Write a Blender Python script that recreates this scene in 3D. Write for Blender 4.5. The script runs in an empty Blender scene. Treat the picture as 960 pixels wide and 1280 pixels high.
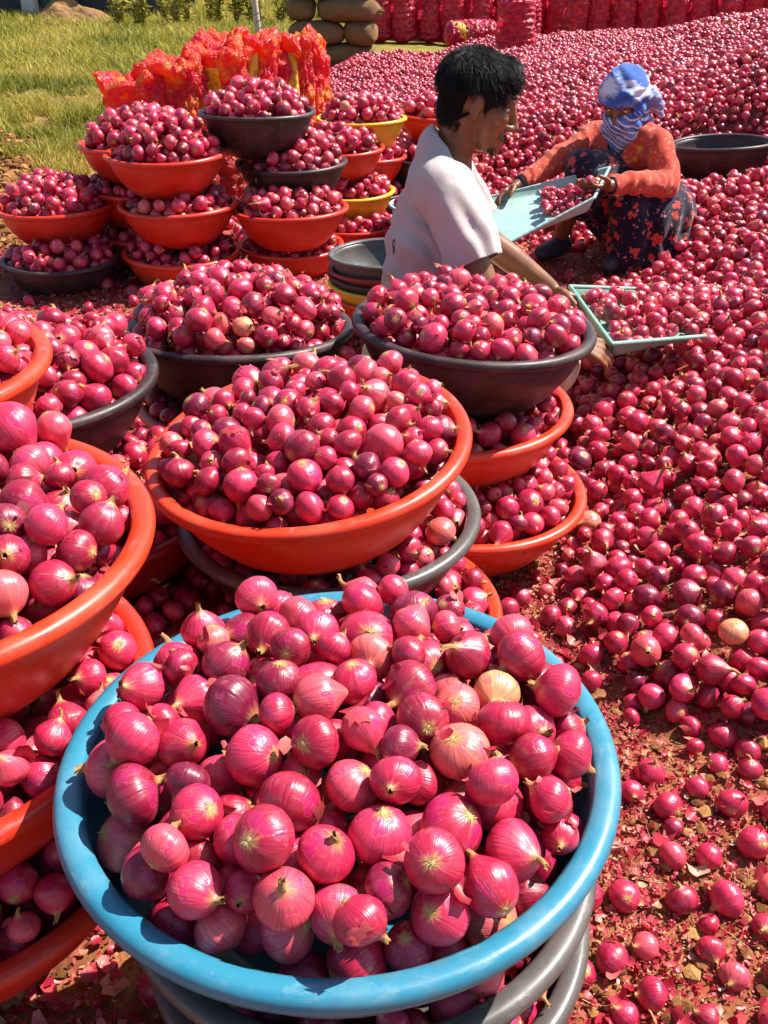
import bpy, bmesh, math, random
import numpy as np
from mathutils import Vector, Matrix, Euler
from mathutils.bvhtree import BVHTree

random.seed(7)
RNG = np.random.default_rng(7)
R = math.radians
SC = bpy.context.scene
COL = SC.collection

# ------------------------------------------------------------------ camera, world, sun
CAM_H = 1.2
PITCH = 30.5
FOCAL = 1200.0                       # pixels for a 960 x 1280 picture
cam_d = bpy.data.cameras.new("camera")
cam_d.sensor_fit = 'VERTICAL'
cam_d.sensor_height = 36.0
cam_d.lens = 36.0 * FOCAL / 1280.0
cam_d.clip_start = 0.02
cam_d.clip_end = 3000
cam = bpy.data.objects.new("camera", cam_d)
cam.location = (0, 0, CAM_H)
cam.rotation_euler = (R(90 - PITCH), 0, 0)
COL.objects.link(cam)
SC.camera = cam

SUN_AZ = R(66)                       # from +Y towards +X: behind the heaps, to the right
SUN_EL = R(53)
world = bpy.data.worlds.new("World")
SC.world = world
world.use_nodes = True
wn = world.node_tree.nodes
wl = world.node_tree.links
bg = wn["Background"]
sky = wn.new("ShaderNodeTexSky")
sky.sky_type = 'NISHITA'
sky.sun_disc = False
sky.sun_elevation = SUN_EL
sky.sun_rotation = SUN_AZ
wl.new(sky.outputs[0], bg.inputs[0])
bg.inputs[1].default_value = 0.082
sun_d = bpy.data.lights.new("sun", 'SUN')
sun_d.energy = 5.0
sun_d.angle = R(0.55)
sun_d.color = (1.0, 0.95, 0.87)
sun = bpy.data.objects.new("sun", sun_d)
sdir = Vector((math.sin(SUN_AZ) * math.cos(SUN_EL), math.cos(SUN_AZ) * math.cos(SUN_EL), math.sin(SUN_EL)))
sun.rotation_euler = sdir.to_track_quat('Z', 'Y').to_euler()
sun.location = sdir * 30
COL.objects.link(sun)
SC.view_settings.view_transform = 'Standard'
SC.view_settings.look = 'None'
SC.view_settings.exposure = 1.12
SC.view_settings.gamma = 1.0
SC.view_settings.use_curve_mapping = False
SC.render.engine = 'CYCLES'
SC.cycles.use_denoising = True
SC.cycles.max_bounces = 6
SC.cycles.transparent_max_bounces = 6

# ------------------------------------------------------------------ helpers
def link(o, parent=None):
    COL.objects.link(o)
    if parent is not None:
        o.parent = parent
    return o

def tag(o, label=None, cat=None, group=None, kind=None):
    if label: o['label'] = label
    if cat: o['category'] = cat
    if group: o['group'] = group
    if kind: o['kind'] = kind
    return o

def empty(name, loc, rot=(0, 0, 0)):
    o = bpy.data.objects.new(name, None)
    o.location = loc
    o.rotation_euler = rot
    o.empty_display_size = 0.05
    return link(o)

def mesh_np(name, V, F, smooth=True):
    V = np.asarray(V, dtype=np.float32)
    me = bpy.data.meshes.new(name)
    if isinstance(F, np.ndarray):
        n, k = F.shape
        me.vertices.add(len(V)); me.vertices.foreach_set("co", V.ravel())
        me.loops.add(n * k); me.loops.foreach_set("vertex_index", F.astype(np.int32).ravel())
        me.polygons.add(n)
        me.polygons.foreach_set("loop_start", np.arange(0, n * k, k, dtype=np.int32))
        me.update(calc_edges=True)
        me.validate()
    else:
        me.from_pydata([tuple(v) for v in V], [], [tuple(f) for f in F])
        me.update()
    me.polygons.foreach_set("use_smooth", [smooth] * len(me.polygons))
    return me

def obj(name, me, mat=None, parent=None, loc=None, rot=None):
    o = bpy.data.objects.new(name, me)
    if mat is not None and len(me.materials) == 0:
        me.materials.append(mat)
    if loc is not None: o.location = loc
    if rot is not None: o.rotation_euler = rot
    return link(o, parent)

def bm_to_mesh(name, bm, smooth=True):
    me = bpy.data.meshes.new(name)
    bm.to_mesh(me); bm.free()
    me.polygons.foreach_set("use_smooth", [smooth] * len(me.polygons))
    return me

def lathe(profile, ns=64, wob=None, closed_top=False):
    """profile [(r,z)..] -> V,F (quads)"""
    V, F = [], []
    n = len(profile)
    for i, (r, z) in enumerate(profile):
        for k in range(ns):
            a = 2 * math.pi * k / ns
            rr = r if wob is None else r * wob(a, i)
            V.append((rr * math.cos(a), rr * math.sin(a), z))
    for i in range(n - 1):
        for k in range(ns):
            k2 = (k + 1) % ns
            F.append((i * ns + k, i * ns + k2, (i + 1) * ns + k2, (i + 1) * ns + k))
    return V, F

_KS = {}
def fnoise(P, freq=1.0, seed=0, n=14):
    """cheap smooth band noise, about -1..1"""
    P = np.asarray(P, dtype=np.float64)
    d = P.shape[-1]
    key = (seed, n, d)
    if key not in _KS:
        g = np.random.default_rng(1000 + seed)
        k = g.normal(size=(n, d)); k /= np.linalg.norm(k, axis=1)[:, None]
        k *= g.uniform(0.6, 1.5, size=(n, 1))
        _KS[key] = (k, g.uniform(0, 6.28, n))
    k, ph = _KS[key]
    return np.sin(P @ k.T * (freq * 6.28) + ph).sum(-1) / math.sqrt(n) * 0.8

def smooth01(x):
    x = np.clip(x, 0, 1)
    return x * x * (3 - 2 * x)

# ------------------------------------------------------------------ materials
class NT:
    def __init__(s, name):
        s.m = bpy.data.materials.new(name); s.m.use_nodes = True
        s.n = s.m.node_tree.nodes; s.l = s.m.node_tree.links
        s.b = s.n["Principled BSDF"]
    def node(s, t, **kw):
        nd = s.n.new(t)
        for k, v in kw.items(): setattr(nd, k, v)
        return nd
    def put(s, sock, v):
        if isinstance(v, bpy.types.NodeSocket): s.l.new(v, sock)
        else: sock.default_value = v
    def math(s, op, a, b=None, c=None, clamp=False):
        nd = s.node("ShaderNodeMath", operation=op, use_clamp=clamp)
        s.put(nd.inputs[0], a)
        if b is not None: s.put(nd.inputs[1], b)
        if c is not None: s.put(nd.inputs[2], c)
        return nd.outputs[0]
    def vmath(s, op, a, b=None):
        nd = s.node("ShaderNodeVectorMath", operation=op)
        s.put(nd.inputs[0], a)
        if b is not None: s.put(nd.inputs[1], b)
        return nd.outputs[0]
    def comb(s, x, y, z):
        nd = s.node("ShaderNodeCombineXYZ")
        s.put(nd.inputs[0], x); s.put(nd.inputs[1], y); s.put(nd.inputs[2], z)
        return nd.outputs[0]
    def noise(s, vec=None, scale=5, detail=3, rough=0.55, out=0):
        nd = s.node("ShaderNodeTexNoise")
        if vec is not None: s.put(nd.inputs["Vector"], vec)
        nd.inputs["Scale"].default_value = scale
        nd.inputs["Detail"].default_value = detail
        nd.inputs["Roughness"].default_value = rough
        return nd.outputs[out]
    def vor(s, vec=None, scale=5, feature='F1', out=0):
        nd = s.node("ShaderNodeTexVoronoi", feature=feature)
        if vec is not None: s.put(nd.inputs["Vector"], vec)
        nd.inputs["Scale"].default_value = scale
        return nd.outputs[out]
    def ramp(s, fac, stops, interp='LINEAR'):
        nd = s.node("ShaderNodeValToRGB")
        cr = nd.color_ramp; cr.interpolation = interp
        while len(cr.elements) > 1: cr.elements.remove(cr.elements[-1])
        for i, (p, c) in enumerate(stops):
            e = cr.elements[0] if i == 0 else cr.elements.new(p)
            e.position = p
            e.color = (c, c, c, 1) if isinstance(c, (int, float)) else (*c, 1)
        s.put(nd.inputs[0], fac)
        return nd.outputs[0]
    def mix(s, fac, a, b, mode='MIX'):
        nd = s.node("ShaderNodeMix", data_type='RGBA', blend_type=mode)
        s.put(nd.inputs["Factor"], fac)
        for i, v in ((6, a), (7, b)):
            if isinstance(v, tuple) and len(v) == 3: v = (*v, 1)
            s.put(nd.inputs[i], v)
        return nd.outputs[2]
    def bump(s, h, strength=0.3, dist=0.01):
        nd = s.node("ShaderNodeBump")
        nd.inputs["Strength"].default_value = strength
        nd.inputs["Distance"].default_value = dist
        s.put(nd.inputs["Height"], h)
        s.l.new(nd.outputs[0], s.b.inputs["Normal"])
        return nd.outputs[0]
    def set(s, **kw):
        for k, v in kw.items():
            k = k.replace("_", " ")
            if isinstance(v, tuple) and len(v) == 3: v = (*v, 1)
            s.put(s.b.inputs[k], v)
        return s
    def coord(s, what='Object'):
        return s.node("ShaderNodeTexCoord").outputs[what]
    def geo(s, what='Position'):
        return s.node("ShaderNodeNewGeometry").outputs[what]
    def attr(s, name, typ='GEOMETRY', out=0):
        nd = s.node("ShaderNodeAttribute", attribute_name=name, attribute_type=typ)
        return nd.outputs[out]

TINTS = [(0.0, (0.15, 0.004, 0.028)), (0.22, (0.30, 0.006, 0.031)), (0.45, (0.45, 0.010, 0.048)),
         (0.68, (0.56, 0.021, 0.078)), (0.86, (0.63, 0.070, 0.095)), (1.0, (0.65, 0.23, 0.12))]

def onion_material(name="onion_skin", fine=True):
    t = NT(name)
    uv = t.node("ShaderNodeUVMap").outputs[0]
    sp = t.node("ShaderNodeSeparateXYZ"); t.l.new(uv, sp.inputs[0])
    u, v = sp.outputs[0], sp.outputs[1]
    tint = t.attr("tint", 'INSTANCER', 2)
    rnd = t.node("ShaderNodeObjectInfo").outputs["Random"]
    off = t.math('MULTIPLY', rnd, 61.0)
    ang = t.math('MULTIPLY', u, 6.28318)
    cs, sn = t.math('COSINE', ang), t.math('SINE', ang)
    pv = t.math('MULTIPLY', v, 3.14159)
    sv, cv = t.math('SINE', pv), t.math('COSINE', pv)
    sphere = t.vmath('ADD', t.comb(t.math('MULTIPLY', cs, sv), t.math('MULTIPLY', sn, sv), cv), t.comb(off, off, off))
    wob = t.math('MULTIPLY', t.noise(sphere, 2.0, 2), 0.5)
    def streak(k, vs):
        return t.comb(t.math('ADD', t.math('MULTIPLY', cs, k), off), t.math('ADD', t.math('MULTIPLY', sn, k), wob), t.math('ADD', t.math('MULTIPLY', v, vs), off))
    base = t.ramp(tint, TINTS)
    s1 = t.ramp(t.noise(streak(3.2, .9), 1.6, 3, .6), [(.36, 0.0), (.66, 1.0)])
    c = t.mix(t.math('MULTIPLY', s1, .55), base, t.mix(1.0, base, (1.30, 2.0, 1.45), 'MULTIPLY'))
    s2 = t.ramp(t.noise(streak(10.0, .7), 1.5, 2, .5), [(.52, 0.0), (.62, 1.0)])
    c = t.mix(t.math('MULTIPLY', s2, .5), c, t.mix(1.0, base, (.5, .35, .6), 'MULTIPLY'))
    # outer papery skin that has flaked away in patches, brighter and glossier below
    pn = t.noise(sphere, 1.25, 3, .5)
    patch = t.ramp(pn, [(.585, 0.0), (.605, 1.0)])
    c = t.mix(t.math('MULTIPLY', patch, .62), c, t.mix(.6, base, (.50, .012, .15)))
    edge = t.ramp(pn, [(.56, 0.0), (.585, 1.0), (.605, 0.0)])
    c = t.mix(t.math('MULTIPLY', edge, .12), c, (.62, .3, .25))
    # coppery scale here and there
    cop = t.ramp(t.noise(sphere, 2.3, 4, .6), [(.6, 0.0), (.78, 1.0)])
    c = t.mix(t.math('MULTIPLY', cop, .5), c, (.50, .17, .085))
    # tan towards the neck and the root plate
    vv = t.math('ADD', v, t.math('MULTIPLY', t.math('SUBTRACT', t.noise(streak(2.5, 0), 1.5, 2), .5), .22))
    tan = t.ramp(vv, [(.0, 1.0), (.045, .9), (.12, 0.0), (.84, 0.0), (.95, .9)])
    c = t.mix(t.math('MULTIPLY', tan, .85), c, (.56, .31, .10))
    dry = t.ramp(t.noise(streak(1.6, 1.6), 1.3, 4, .65), [(.48, 0.0), (.72, 1.0)])
    c = t.mix(t.math('MULTIPLY', dry, .09), c, (.64, .26, .24))
    rough = t.math('ADD', .17, t.math('MULTIPLY', t.noise(sphere, 4, 3), .36))
    t.set(Base_Color=c, Roughness=rough)
    t.b.inputs["Specular IOR Level"].default_value = .6
    h = t.math('ADD', t.math('MULTIPLY', s2, -.6), t.math('ADD', s1, t.math('MULTIPLY', patch, -1.2)))
    t.bump(h, .22, .0015)
    return t.m

M = {}
M['onion'] = onion_material()

def simple(name, col, rough=.5, nscale=8, namt=.25, col2=None, bump=0, bscale=60, bdist=.004, spec=.5):
    t = NT(name)
    co = t.coord('Object')
    n = t.noise(co, nscale, 4, .6)
    c2 = col2 if col2 else tuple(x * .55 for x in col)
    f = t.ramp(n, [(.35, 0.0), (.7, 1.0)])
    t.set(Base_Color=t.mix(t.math('MULTIPLY', f, namt), (*col, 1), (*c2, 1)), Roughness=rough)
    t.b.inputs["Specular IOR Level"].default_value = spec
    if bump: t.bump(t.noise(co, bscale, 4, .6), bump, bdist)
    return t.m

M['neck'] = simple('dry_onion_neck', (.52, .30, .10), .75, 90, .8, (.34, .12, .05), .6, 240, .002)
M['root'] = simple('dry_onion_root', (.55, .38, .15), .85, 120, .5, (.30, .18, .07))

def plastic(name, col, dust=(.5, .4, .35), damt=.3, rough=.36, scuff=.35):
    t = NT(name)
    co = t.coord('Object')
    big = t.noise(co, 6, 4, .6)
    c = t.mix(t.math('MULTIPLY', big, .35), (*col, 1), (*[x * .75 for x in col], 1))
    # scuffs run round the wall: stretched noise
    mp = t.node("ShaderNodeMapping"); mp.inputs["Scale"].default_value = (6, 6, 60)
    t.l.new(co, mp.inputs[0])
    sc = t.ramp(t.noise(mp.outputs[0], 3, 5, .75), [(.57, 0.0), (.70, 1.0)])
    c = t.mix(t.math('MULTIPLY', sc, scuff), c, (*[min(1, x * .7 + .16) for x in col], 1))
    du = t.ramp(t.noise(co, 9, 6, .7), [(.48, 0.0), (.8, 1.0)])
    c = t.mix(t.math('MULTIPLY', du, damt), c, (*dust, 1))
    gr = t.ramp(t.noise(co, 16, 6, .8), [(.56, 0.0), (.66, 1.0)])
    c = t.mix(t.math('MULTIPLY', gr, damt), c, (*[x * .35 + .02 for x in dust], 1))
    ro = t.math('ADD', rough, t.math('MULTIPLY', du, .3))
    t.set(Base_Color=c, Roughness=ro)
    t.bump(t.math('ADD', t.math('MULTIPLY', big, 1.0), t.math('MULTIPLY', sc, .3)), .12, .004)
    return t.m

M['red'] = plastic('red_plastic', (.62, .026, .009), (.58, .18, .11), .28, .36, .5)
M['orange'] = plastic('orange_red_plastic', (.70, .040, .010), (.62, .22, .12), .26, .33, .5)
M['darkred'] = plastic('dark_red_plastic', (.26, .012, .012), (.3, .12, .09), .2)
M['black'] = plastic('black_plastic', (.030, .014, .013), (.20, .10, .085), .35, .46, .45)
M['grey'] = plastic('grey_plastic', (.085, .074, .068), (.24, .19, .16), .4, .36, .5)
M['blue'] = plastic('blue_plastic', (.026, .190, .290), (.24, .34, .37), .4, .33, .5)
M['yellow'] = plastic('yellow_plastic', (.72, .42, .012), (.6, .42, .16), .25)
M['paleblue'] = plastic('pale_blue_plastic', (.28, .45, .60), (.5, .5, .5), .2)
M['paleteal'] = plastic('worn_pale_green_plastic', (.30, .47, .42), (.52, .42, .38), .4, .42, .5)
M['teal'] = plastic('pale_green_plastic', (.17, .36, .28), (.46, .34, .27), .5, .42, .5)

# ------------------------------------------------------------------ terrain heights
def pile_h(x, y):
    """height of the heaped onions over the soil"""
    x = np.asarray(x, float); y = np.asarray(y, float)
    edge = .31 + 2.1 * np.clip(1.42 - y, 0, 2) ** 1.5 + .03 * np.sin(y * 7.3)
    h = .15 * smooth01((x - edge) / .9) + .032 * smooth01((x - edge) / .16)
    h = h + .12 * smooth01((x - 1.1) / 1.2) * smooth01((y - 1.5) / 1.0)
    trough = np.exp(-(((x - .72) / .62) ** 4 + ((y - 4.05) / .78) ** 4))
    h = h * (1 - .93 * trough)
    man = np.exp(-(((x - .15) / .42) ** 4 + ((y - 2.7) / .6) ** 4))
    h = h * (1 - .7 * man)
    # flat topped heap behind, its steep face towards the camera
    front = 5.05 + .45 * smooth01((x - .6) / 1.2) * 0 + .12 * np.sin(x * 2.2)
    left = -.15 - (y - 5) * .10
    plateau = smooth01((y - front) / .75) * smooth01((x - left) / .6)
    top = .13 + .24 * smooth01((x - .1) / 1.3) * (1 - .45 * smooth01((y - 7.5) / 4))
    h = np.maximum(h, top * plateau)
    # the higher mound to the right
    m1 = .64 * np.exp(-(((x - 4.6) / 1.9) ** 2 + ((y - 8.8) / 2.3) ** 2))
    m2 = .30 * np.exp(-(((x - 2.6) / .8) ** 2 + ((y - 6.1) / .9) ** 2))
    m3 = .16 * np.exp(-(((x - 1.75) / .45) ** 2 + ((y - 3.1) / .7) ** 2))
    h = h + m1 + m2 + m3
    h = h * (1 - .75 * np.exp(-(((x - 1.68) / .34) ** 4 + ((y - 5.1) / .36) ** 4)))
    P = np.stack([x, y], -1)
    h = h + (.030 * fnoise(P, .55, 3) + .014 * fnoise(P, 1.5, 4)) * smooth01(h / .12)
    fade = 1 - smooth01((y - 11.3 - 1.6 * smooth01(x / 2.0)) / 1.6)
    return h * fade

def pile_density(x, y):
    """0..1, how densely onions cover the place"""
    x = np.asarray(x, float); y = np.asarray(y, float)
    h = pile_h(x, y)
    d = smooth01((h - .008) / .035)
    return d

def soil_h(x, y):
    x = np.asarray(x, float); y = np.asarray(y, float)
    P = np.stack([x, y], -1)
    h = .010 * fnoise(P, 1.3, 11) + .006 * fnoise(P, 4.0, 12)
    # ploughed bank at the left, then the field
    bank = smooth01((-1.55 - x) / .5) * smooth01((y - 4.6) / .9)
    h = h + bank * (.10 + .05 * fnoise(P, .9, 13) + .03 * fnoise(P, 2.4, 14)) * (1 - .6 * smooth01((y - 9) / 3))
    far = smooth01((y - 9) / 6)
    h = h + far * .05 * fnoise(P, .12, 15)
    return h

def ground_h(x, y):
    return soil_h(x, y) * (1 - .6 * smooth01(pile_h(x, y) / .1)) + np.maximum(pile_h(x, y) - .015, 0)

GRID_X, GRID_Y, GRID_S = np.arange(-3, 8, .025), np.arange(.3, 15, .025), .025
_gx, _gy = np.meshgrid(GRID_X, GRID_Y)
GRID_H, GRID_D = ground_h(_gx, _gy), pile_density(_gx, _gy)
def at_grid(G, x, y):
    i = min(max((x + 3) / GRID_S, 0), len(GRID_X) - 2); j = min(max((y - .3) / GRID_S, 0), len(GRID_Y) - 2)
    a, b = int(i), int(j); u, v = i - a, j - b
    return (G[b, a] * (1 - u) + G[b, a + 1] * u) * (1 - v) + (G[b + 1, a] * (1 - u) + G[b + 1, a + 1] * u) * v

def warp_axis(segs):
    out = []
    for a, b, st in segs:
        out += list(np.arange(a, b, st))
    out.append(segs[-1][1])
    return np.array(out)
gx = warp_axis([(-900, -100, 100), (-100, -20, 10), (-20, -6, .8), (-6, -3, .12), (-3, 2.2, .05), (2.2, 8, .12), (8, 20, 1), (20, 100, 10), (100, 900, 100)])
gy = warp_axis([(-60, -4, 8), (-4, .3, .5), (.3, 5.5, .05), (5.5, 13, .1), (13, 24, .5), (24, 100, 6), (100, 1200, 100)])
X, Y = np.meshgrid(gx, gy)
Zg = ground_h(X, Y)
V = np.stack([X, Y, Zg], -1).reshape(-1, 3)
nx_, ny_ = len(gx), len(gy)
ii = (np.arange(ny_ - 1)[:, None] * nx_ + np.arange(nx_ - 1)[None]).ravel()
F = np.stack([ii, ii + 1, ii + nx_ + 1, ii + nx_], -1)
gme = mesh_np("ground", V, F)
# litter: where the soil is strewn with red skin fragments (its own colour, not shade)
lit = np.clip(smooth01((1.2 - np.abs(X - .2) * .35) / .8) * smooth01((6.5 - Y) / 2.0) * smooth01((X + 2.1) / .7) * .9, 0, 1)
lit *= .45 + .55 * smooth01((Y - 1.3) / 1.2)
lit = np.maximum(lit, smooth01((pile_h(X, Y)) / .03))
at_ = gme.attributes.new("litter", 'FLOAT', 'POINT')
at_.data.foreach_set("value", lit.ravel().astype(np.float32))
t = NT("soil_ground")
pos = t.geo('Position')
soil = t.ramp(t.noise(pos, 9, 6, .7), [(.3, (.11, .045, .016)), (.5, (.22, .095, .032)), (.7, (.36, .18, .065))])
drygrass = t.ramp(t.noise(pos, 1.6, 7, .7), [(.3, (.10, .095, .016)), (.5, (.22, .18, .030)), (.7, (.34, .24, .06))])
sxyz = t.node("ShaderNodeSeparateXYZ"); t.l.new(pos, sxyz.inputs[0])
fieldm = t.math('ADD', t.ramp(t.math('MULTIPLY', sxyz.outputs[1], .05), [(.33, 0.0), (.46, 1.0)]), 0)
c = t.mix(t.math('MULTIPLY', fieldm, t.ramp(t.noise(pos, .9, 5, .7), [(.32, 0.2), (.5, 1.0)])), soil, drygrass)
vcol = t.vor(pos, 110, 'F1', 1)
sv_ = t.node("ShaderNodeSeparateColor"); t.l.new(vcol, sv_.inputs[0])
flk = t.ramp(sv_.outputs[0], [(.0, (.20, .010, .022)), (.35, (.40, .03, .05)), (.6, (.48, .09, .09)), (.8, (.30, .13, .045)), (1.0, (.58, .30, .22))], 'CONSTANT')
lm = t.math('MULTIPLY', t.attr("litter", 'GEOMETRY', 2), t.ramp(t.noise(pos, 6, 5, .75), [(.34, 0.05), (.55, .95)]))
c = t.mix(lm, c, flk)
t.set(Base_Color=c, Roughness=.9)
t.b.inputs["Specular IOR Level"].default_value = .2
t.bump(t.math('ADD', t.noise(pos, 45, 6, .7), t.math('MULTIPLY', sv_.outputs[1], .6)), .8, .012)
M['ground'] = t.m
tag(obj("ground", gme, M['ground']), kind='structure')
# ------------------------------------------------------------------ plastic tubs
_tubmesh = {}
def tub_meshes(D, depth, mat):
    key = (D, depth, mat)
    if key in _tubmesh: return _tubmesh[key]
    Ro = D / 2
    lw = .0215 * D / .54                      # width of the rolled lip
    Ri = Ro - lw
    def wall(s):                             # s 0 bottom .. 1 top: radius of the outer wall
        return Ri * (.60 + .40 * math.sin(s * math.pi / 2) ** .95)
    prof = [(0.0, .006), (wall(0) * .55, .004), (wall(0) * .90, .0), (wall(0) * .97, .004)]
    for i in range(1, 12):
        s = i / 12
        r = wall(s)
        prof.append((r + (.003 if .18 < s < .26 else 0), .004 + s * (depth - .012)))
    prof.append((Ri + .001, depth - .006))
    inner = [(Ri - .004, depth - .006)]
    for i in range(11, -1, -1):
        s = i / 12
        inner.append((wall(s) - .005, .010 + s * (depth - .018)))
    inner += [(wall(0) * .5, .011), (0.0, .011)]
    V, F = lathe(prof + inner, 72)
    V = [(x, y, z + .0028 * (z / depth) * math.sin(2 * math.atan2(y, x) + D * 9)) for x, y, z in V]
    bowl = mesh_np("tub_bowl", V, np.array(F)); bowl.materials.append(M[mat])
    k = lw / .026
    lip = [(Ri - .0042, -.010), (Ri - .0045, -.001), (Ri - .001, .0035), (Ri + .005, .006), (Ri + lw * .55, .0065), (Ri + lw * .85, .004),
           (Ro - .001, -.001), (Ro + .0005, -.007), (Ro - .001, -.014), (Ro - .004, -.0175), (Ro - .006, -.016), (Ro - .006, -.008), (Ri + .004, -.006), (Ri + .0025, -.010), (Ri - .0042, -.010)]
    V, F = lathe([(r, depth + z * k) for r, z in lip], 96)
    V = [(x, y, z + .0028 * math.sin(2 * math.atan2(y, x) + D * 9)) for x, y, z in V]
    rim = mesh_np("tub_rim", V, np.array(F)); rim.materials.append(M[mat])
    _tubmesh[key] = (bowl, rim)
    return bowl, rim

TUBS = []
def tub(mat, rimpos, label, D=.54, depth=.17, heap=.10, group='plastic tubs heaped with onions', upper=None, r=.028, phrase=None, tilt=(0, 0), rimmat=None, fill=0.0):
    """rimpos = centre of the rim; upper = centre x,y and base radius of a tub that stands on this heap"""
    rot = Euler((tilt[0], tilt[1], 0)).to_matrix()
    o = empty("tub", tuple(Vector(rimpos) - rot @ Vector((0, 0, depth))), (tilt[0], tilt[1], random.uniform(0, 6.28) if tilt == (0, 0) else 0))
    e_ = random.uniform(-.012, .012); o.scale = (1 + e_, 1 - e_, 1)
    b, rm = tub_meshes(D, depth, mat)
    obj("bowl", b, parent=o)
    obj("rim", tub_meshes(D, depth, rimmat)[1] if rimmat else rm, parent=o)
    tag(o, label, 'tub', group)
    TUBS.append(dict(o=o, pos=rimpos, D=D, depth=depth, heap=heap, upper=upper, r=r, phrase=phrase, tilt=tilt, fill=fill))
    return o

# near stack with the blue tub
tub('blue', (-.040, .655, .560), "big sky blue tub heaped with onions, nearest of all the tubs", D=.508, heap=.050, r=.0235, phrase='blue tub')
tub('grey', (-.030, .690, .415), "worn grey tub directly under the blue tub", D=.49, heap=.0, upper=(-.040, .655, .17), r=.0240)
tub('grey', (-.018, .700, .295), "second grey tub below the blue tub", D=.485, heap=.0, upper=(-.030, .69, .17), r=.0240)
tub('black', (-.020, .700, .150), "black tub on the soil at the bottom of the blue tub's stack", D=.47, depth=.15, heap=.0, upper=(-.018, .70, .17), r=.0240)
# orange stack at the left
tub('orange', (-.513, .860, .659), "bright orange red tub at the left edge beside the blue tub, heaped with onions", D=.53, heap=.042, r=.0235, phrase='left orange tub')
tub('red', (-.520, .810, .495), "orange red tub under the left orange tub, shaded onions along its rim", D=.53, heap=.03, upper=(-.513, .86, .17), r=.0245, phrase='red tub under the left orange one')
tub('red', (-.525, .790, .330), "lower red tub at the left edge, wholly in shade", D=.53, heap=.0, upper=(-.520, .81, .17), r=.0245)
tub('red', (-.580, .875, .168), "red tub standing on the soil below the left orange stack", D=.46, heap=.0, upper=(-.525, .79, .17), r=.0245)
tub('orange', (-.763, 1.300, .676), "orange red tub cut by the left edge, standing higher than its neighbours", D=.54, depth=.19, heap=.055, r=.0245, phrase='high left orange tub')
tub('red', (-.830, 1.22, .492), "red tub hidden behind the left orange tub, under the high one", D=.43, heap=.0, upper=(-.763, 1.3, .17), r=.0245)
# black one behind them
tub('black', (-.705, 1.715, .490), "black tub at the left, behind the orange tubs, heaped with onions", heap=.065, r=.0245, phrase='left black tub')
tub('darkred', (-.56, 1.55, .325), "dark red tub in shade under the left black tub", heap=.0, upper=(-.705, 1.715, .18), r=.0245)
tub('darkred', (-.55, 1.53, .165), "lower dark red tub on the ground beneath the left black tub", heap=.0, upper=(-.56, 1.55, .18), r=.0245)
# big red one in the middle
tub('orange', (-.125, 1.418, .502), "big orange red tub in the middle, heaped high with onions", D=.54, heap=.046, r=.0235, phrase='middle red tub', tilt=(.0865, -.10))
tub('black', (-.098, 1.485, .330), "dark grey tub under the big middle red tub", heap=.02, upper=(-.125, 1.418, .17), r=.0243, phrase='grey tub below', rimmat='grey')
tub('orange', (-.055, 1.42, .165), "orange red tub on the soil, mostly hidden behind the blue tub", heap=.0, upper=(-.098, 1.485, .17), r=.0243)
# black tub at the back left of the middle
tub('black', (-.339, 2.150, .437), "black tub behind the middle red tub with an uneven onion heap", heap=.105, r=.0240, phrase='back black tub', tilt=(-.07, 0))
tub('red', (-.33, 2.15, .27), "red tub in shade beneath the back black tub", heap=.0, upper=(-.339, 2.15, .17), r=.0240)
# stack by the man
tub('black', (.195, 2.005, .500), "black tub in front of the man, topmost of its stack", D=.535, heap=.036, r=.0240, phrase='black tub before the man', tilt=(0, .05), depth=.175)
tub('orange', (.154, 1.985, .316), "orange red tub under the black tub in front of the man", heap=.03, upper=(.195, 2.005, .175), phrase='red tub under the black one', r=.0240)
tub('orange', (.184, 1.890, .152), "lowest orange red tub of the stack in front of the man", depth=.155, heap=.05, upper=(.154, 1.985, .17), phrase='lowest red tub at centre', r=.0240)
# far stacks
FD = dict(D=.48, depth=.17, r=.0265)
g2 = 'tubs in the far stacks'
def far(mat, pos, label, heap=.09, upper=None, D=.48, **k):
    return tub(mat, pos, label, D=D, depth=k.pop('depth', .155), heap=heap, group=g2, upper=upper, r=.0265, **k)
far('red', (-1.345, 4.03, .290), "red tub heaped with onions at the far left, upon a black tub", .10)
far('black', (-1.315, 3.90, .110), "black tub on the ground at the far left under a red tub", .06, (-1.345, 4.03, .15))
far('red', (-.854, 3.95, .505), "topmost red tub of the far left stack with a broad onion heap", .13)
far('red', (-1.03, 4.22, .50), "red tub mostly hidden behind the topmost red tub of the far left stack", .12)
far('red', (-1.03, 4.22, .32), "red tub under the hidden one at the back of the far left stack", .05, (-1.03, 4.22, .15))
far('red', (-1.03, 4.22, .14), "lowest red tub at the back of the far left stack", .04, (-1.03, 4.22, .15))
far('red', (-.826, 3.95, .313), "middle red tub of the far left stack of three", .07, (-.854, 3.95, .15))
far('orange', (-.835, 3.96, .118), "lowest orange red tub of the far left stack of three", .07, (-.826, 3.95, .15))
far('black', (-.512, 4.16, .630), "highest black tub of the far stacks, heaped with onions", .085, depth=.165)
far('black', (-.385, 4.18, .430), "second black tub of the far stacks, under the highest black one", .11, (-.512, 4.16, .14), D=.47)
far('red', (-.385, 4.02, .283), "red tub under the second black tub of the far stacks", .07, (-.385, 4.18, .15))
far('red', (-.400, 4.12, .105), "lowest red tub under the black tubs of the far stacks", .07, (-.385, 4.02, .15), D=.46)
far('yellow', (-.108, 4.95, .490), "yellow tub heaped with onions, highest yellow one, left of the man's head", .09, D=.44)
far('red', (-.108, 4.95, .320), "red tub under the highest yellow tub", .05, (-.108, 4.95, .14), D=.44)
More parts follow.
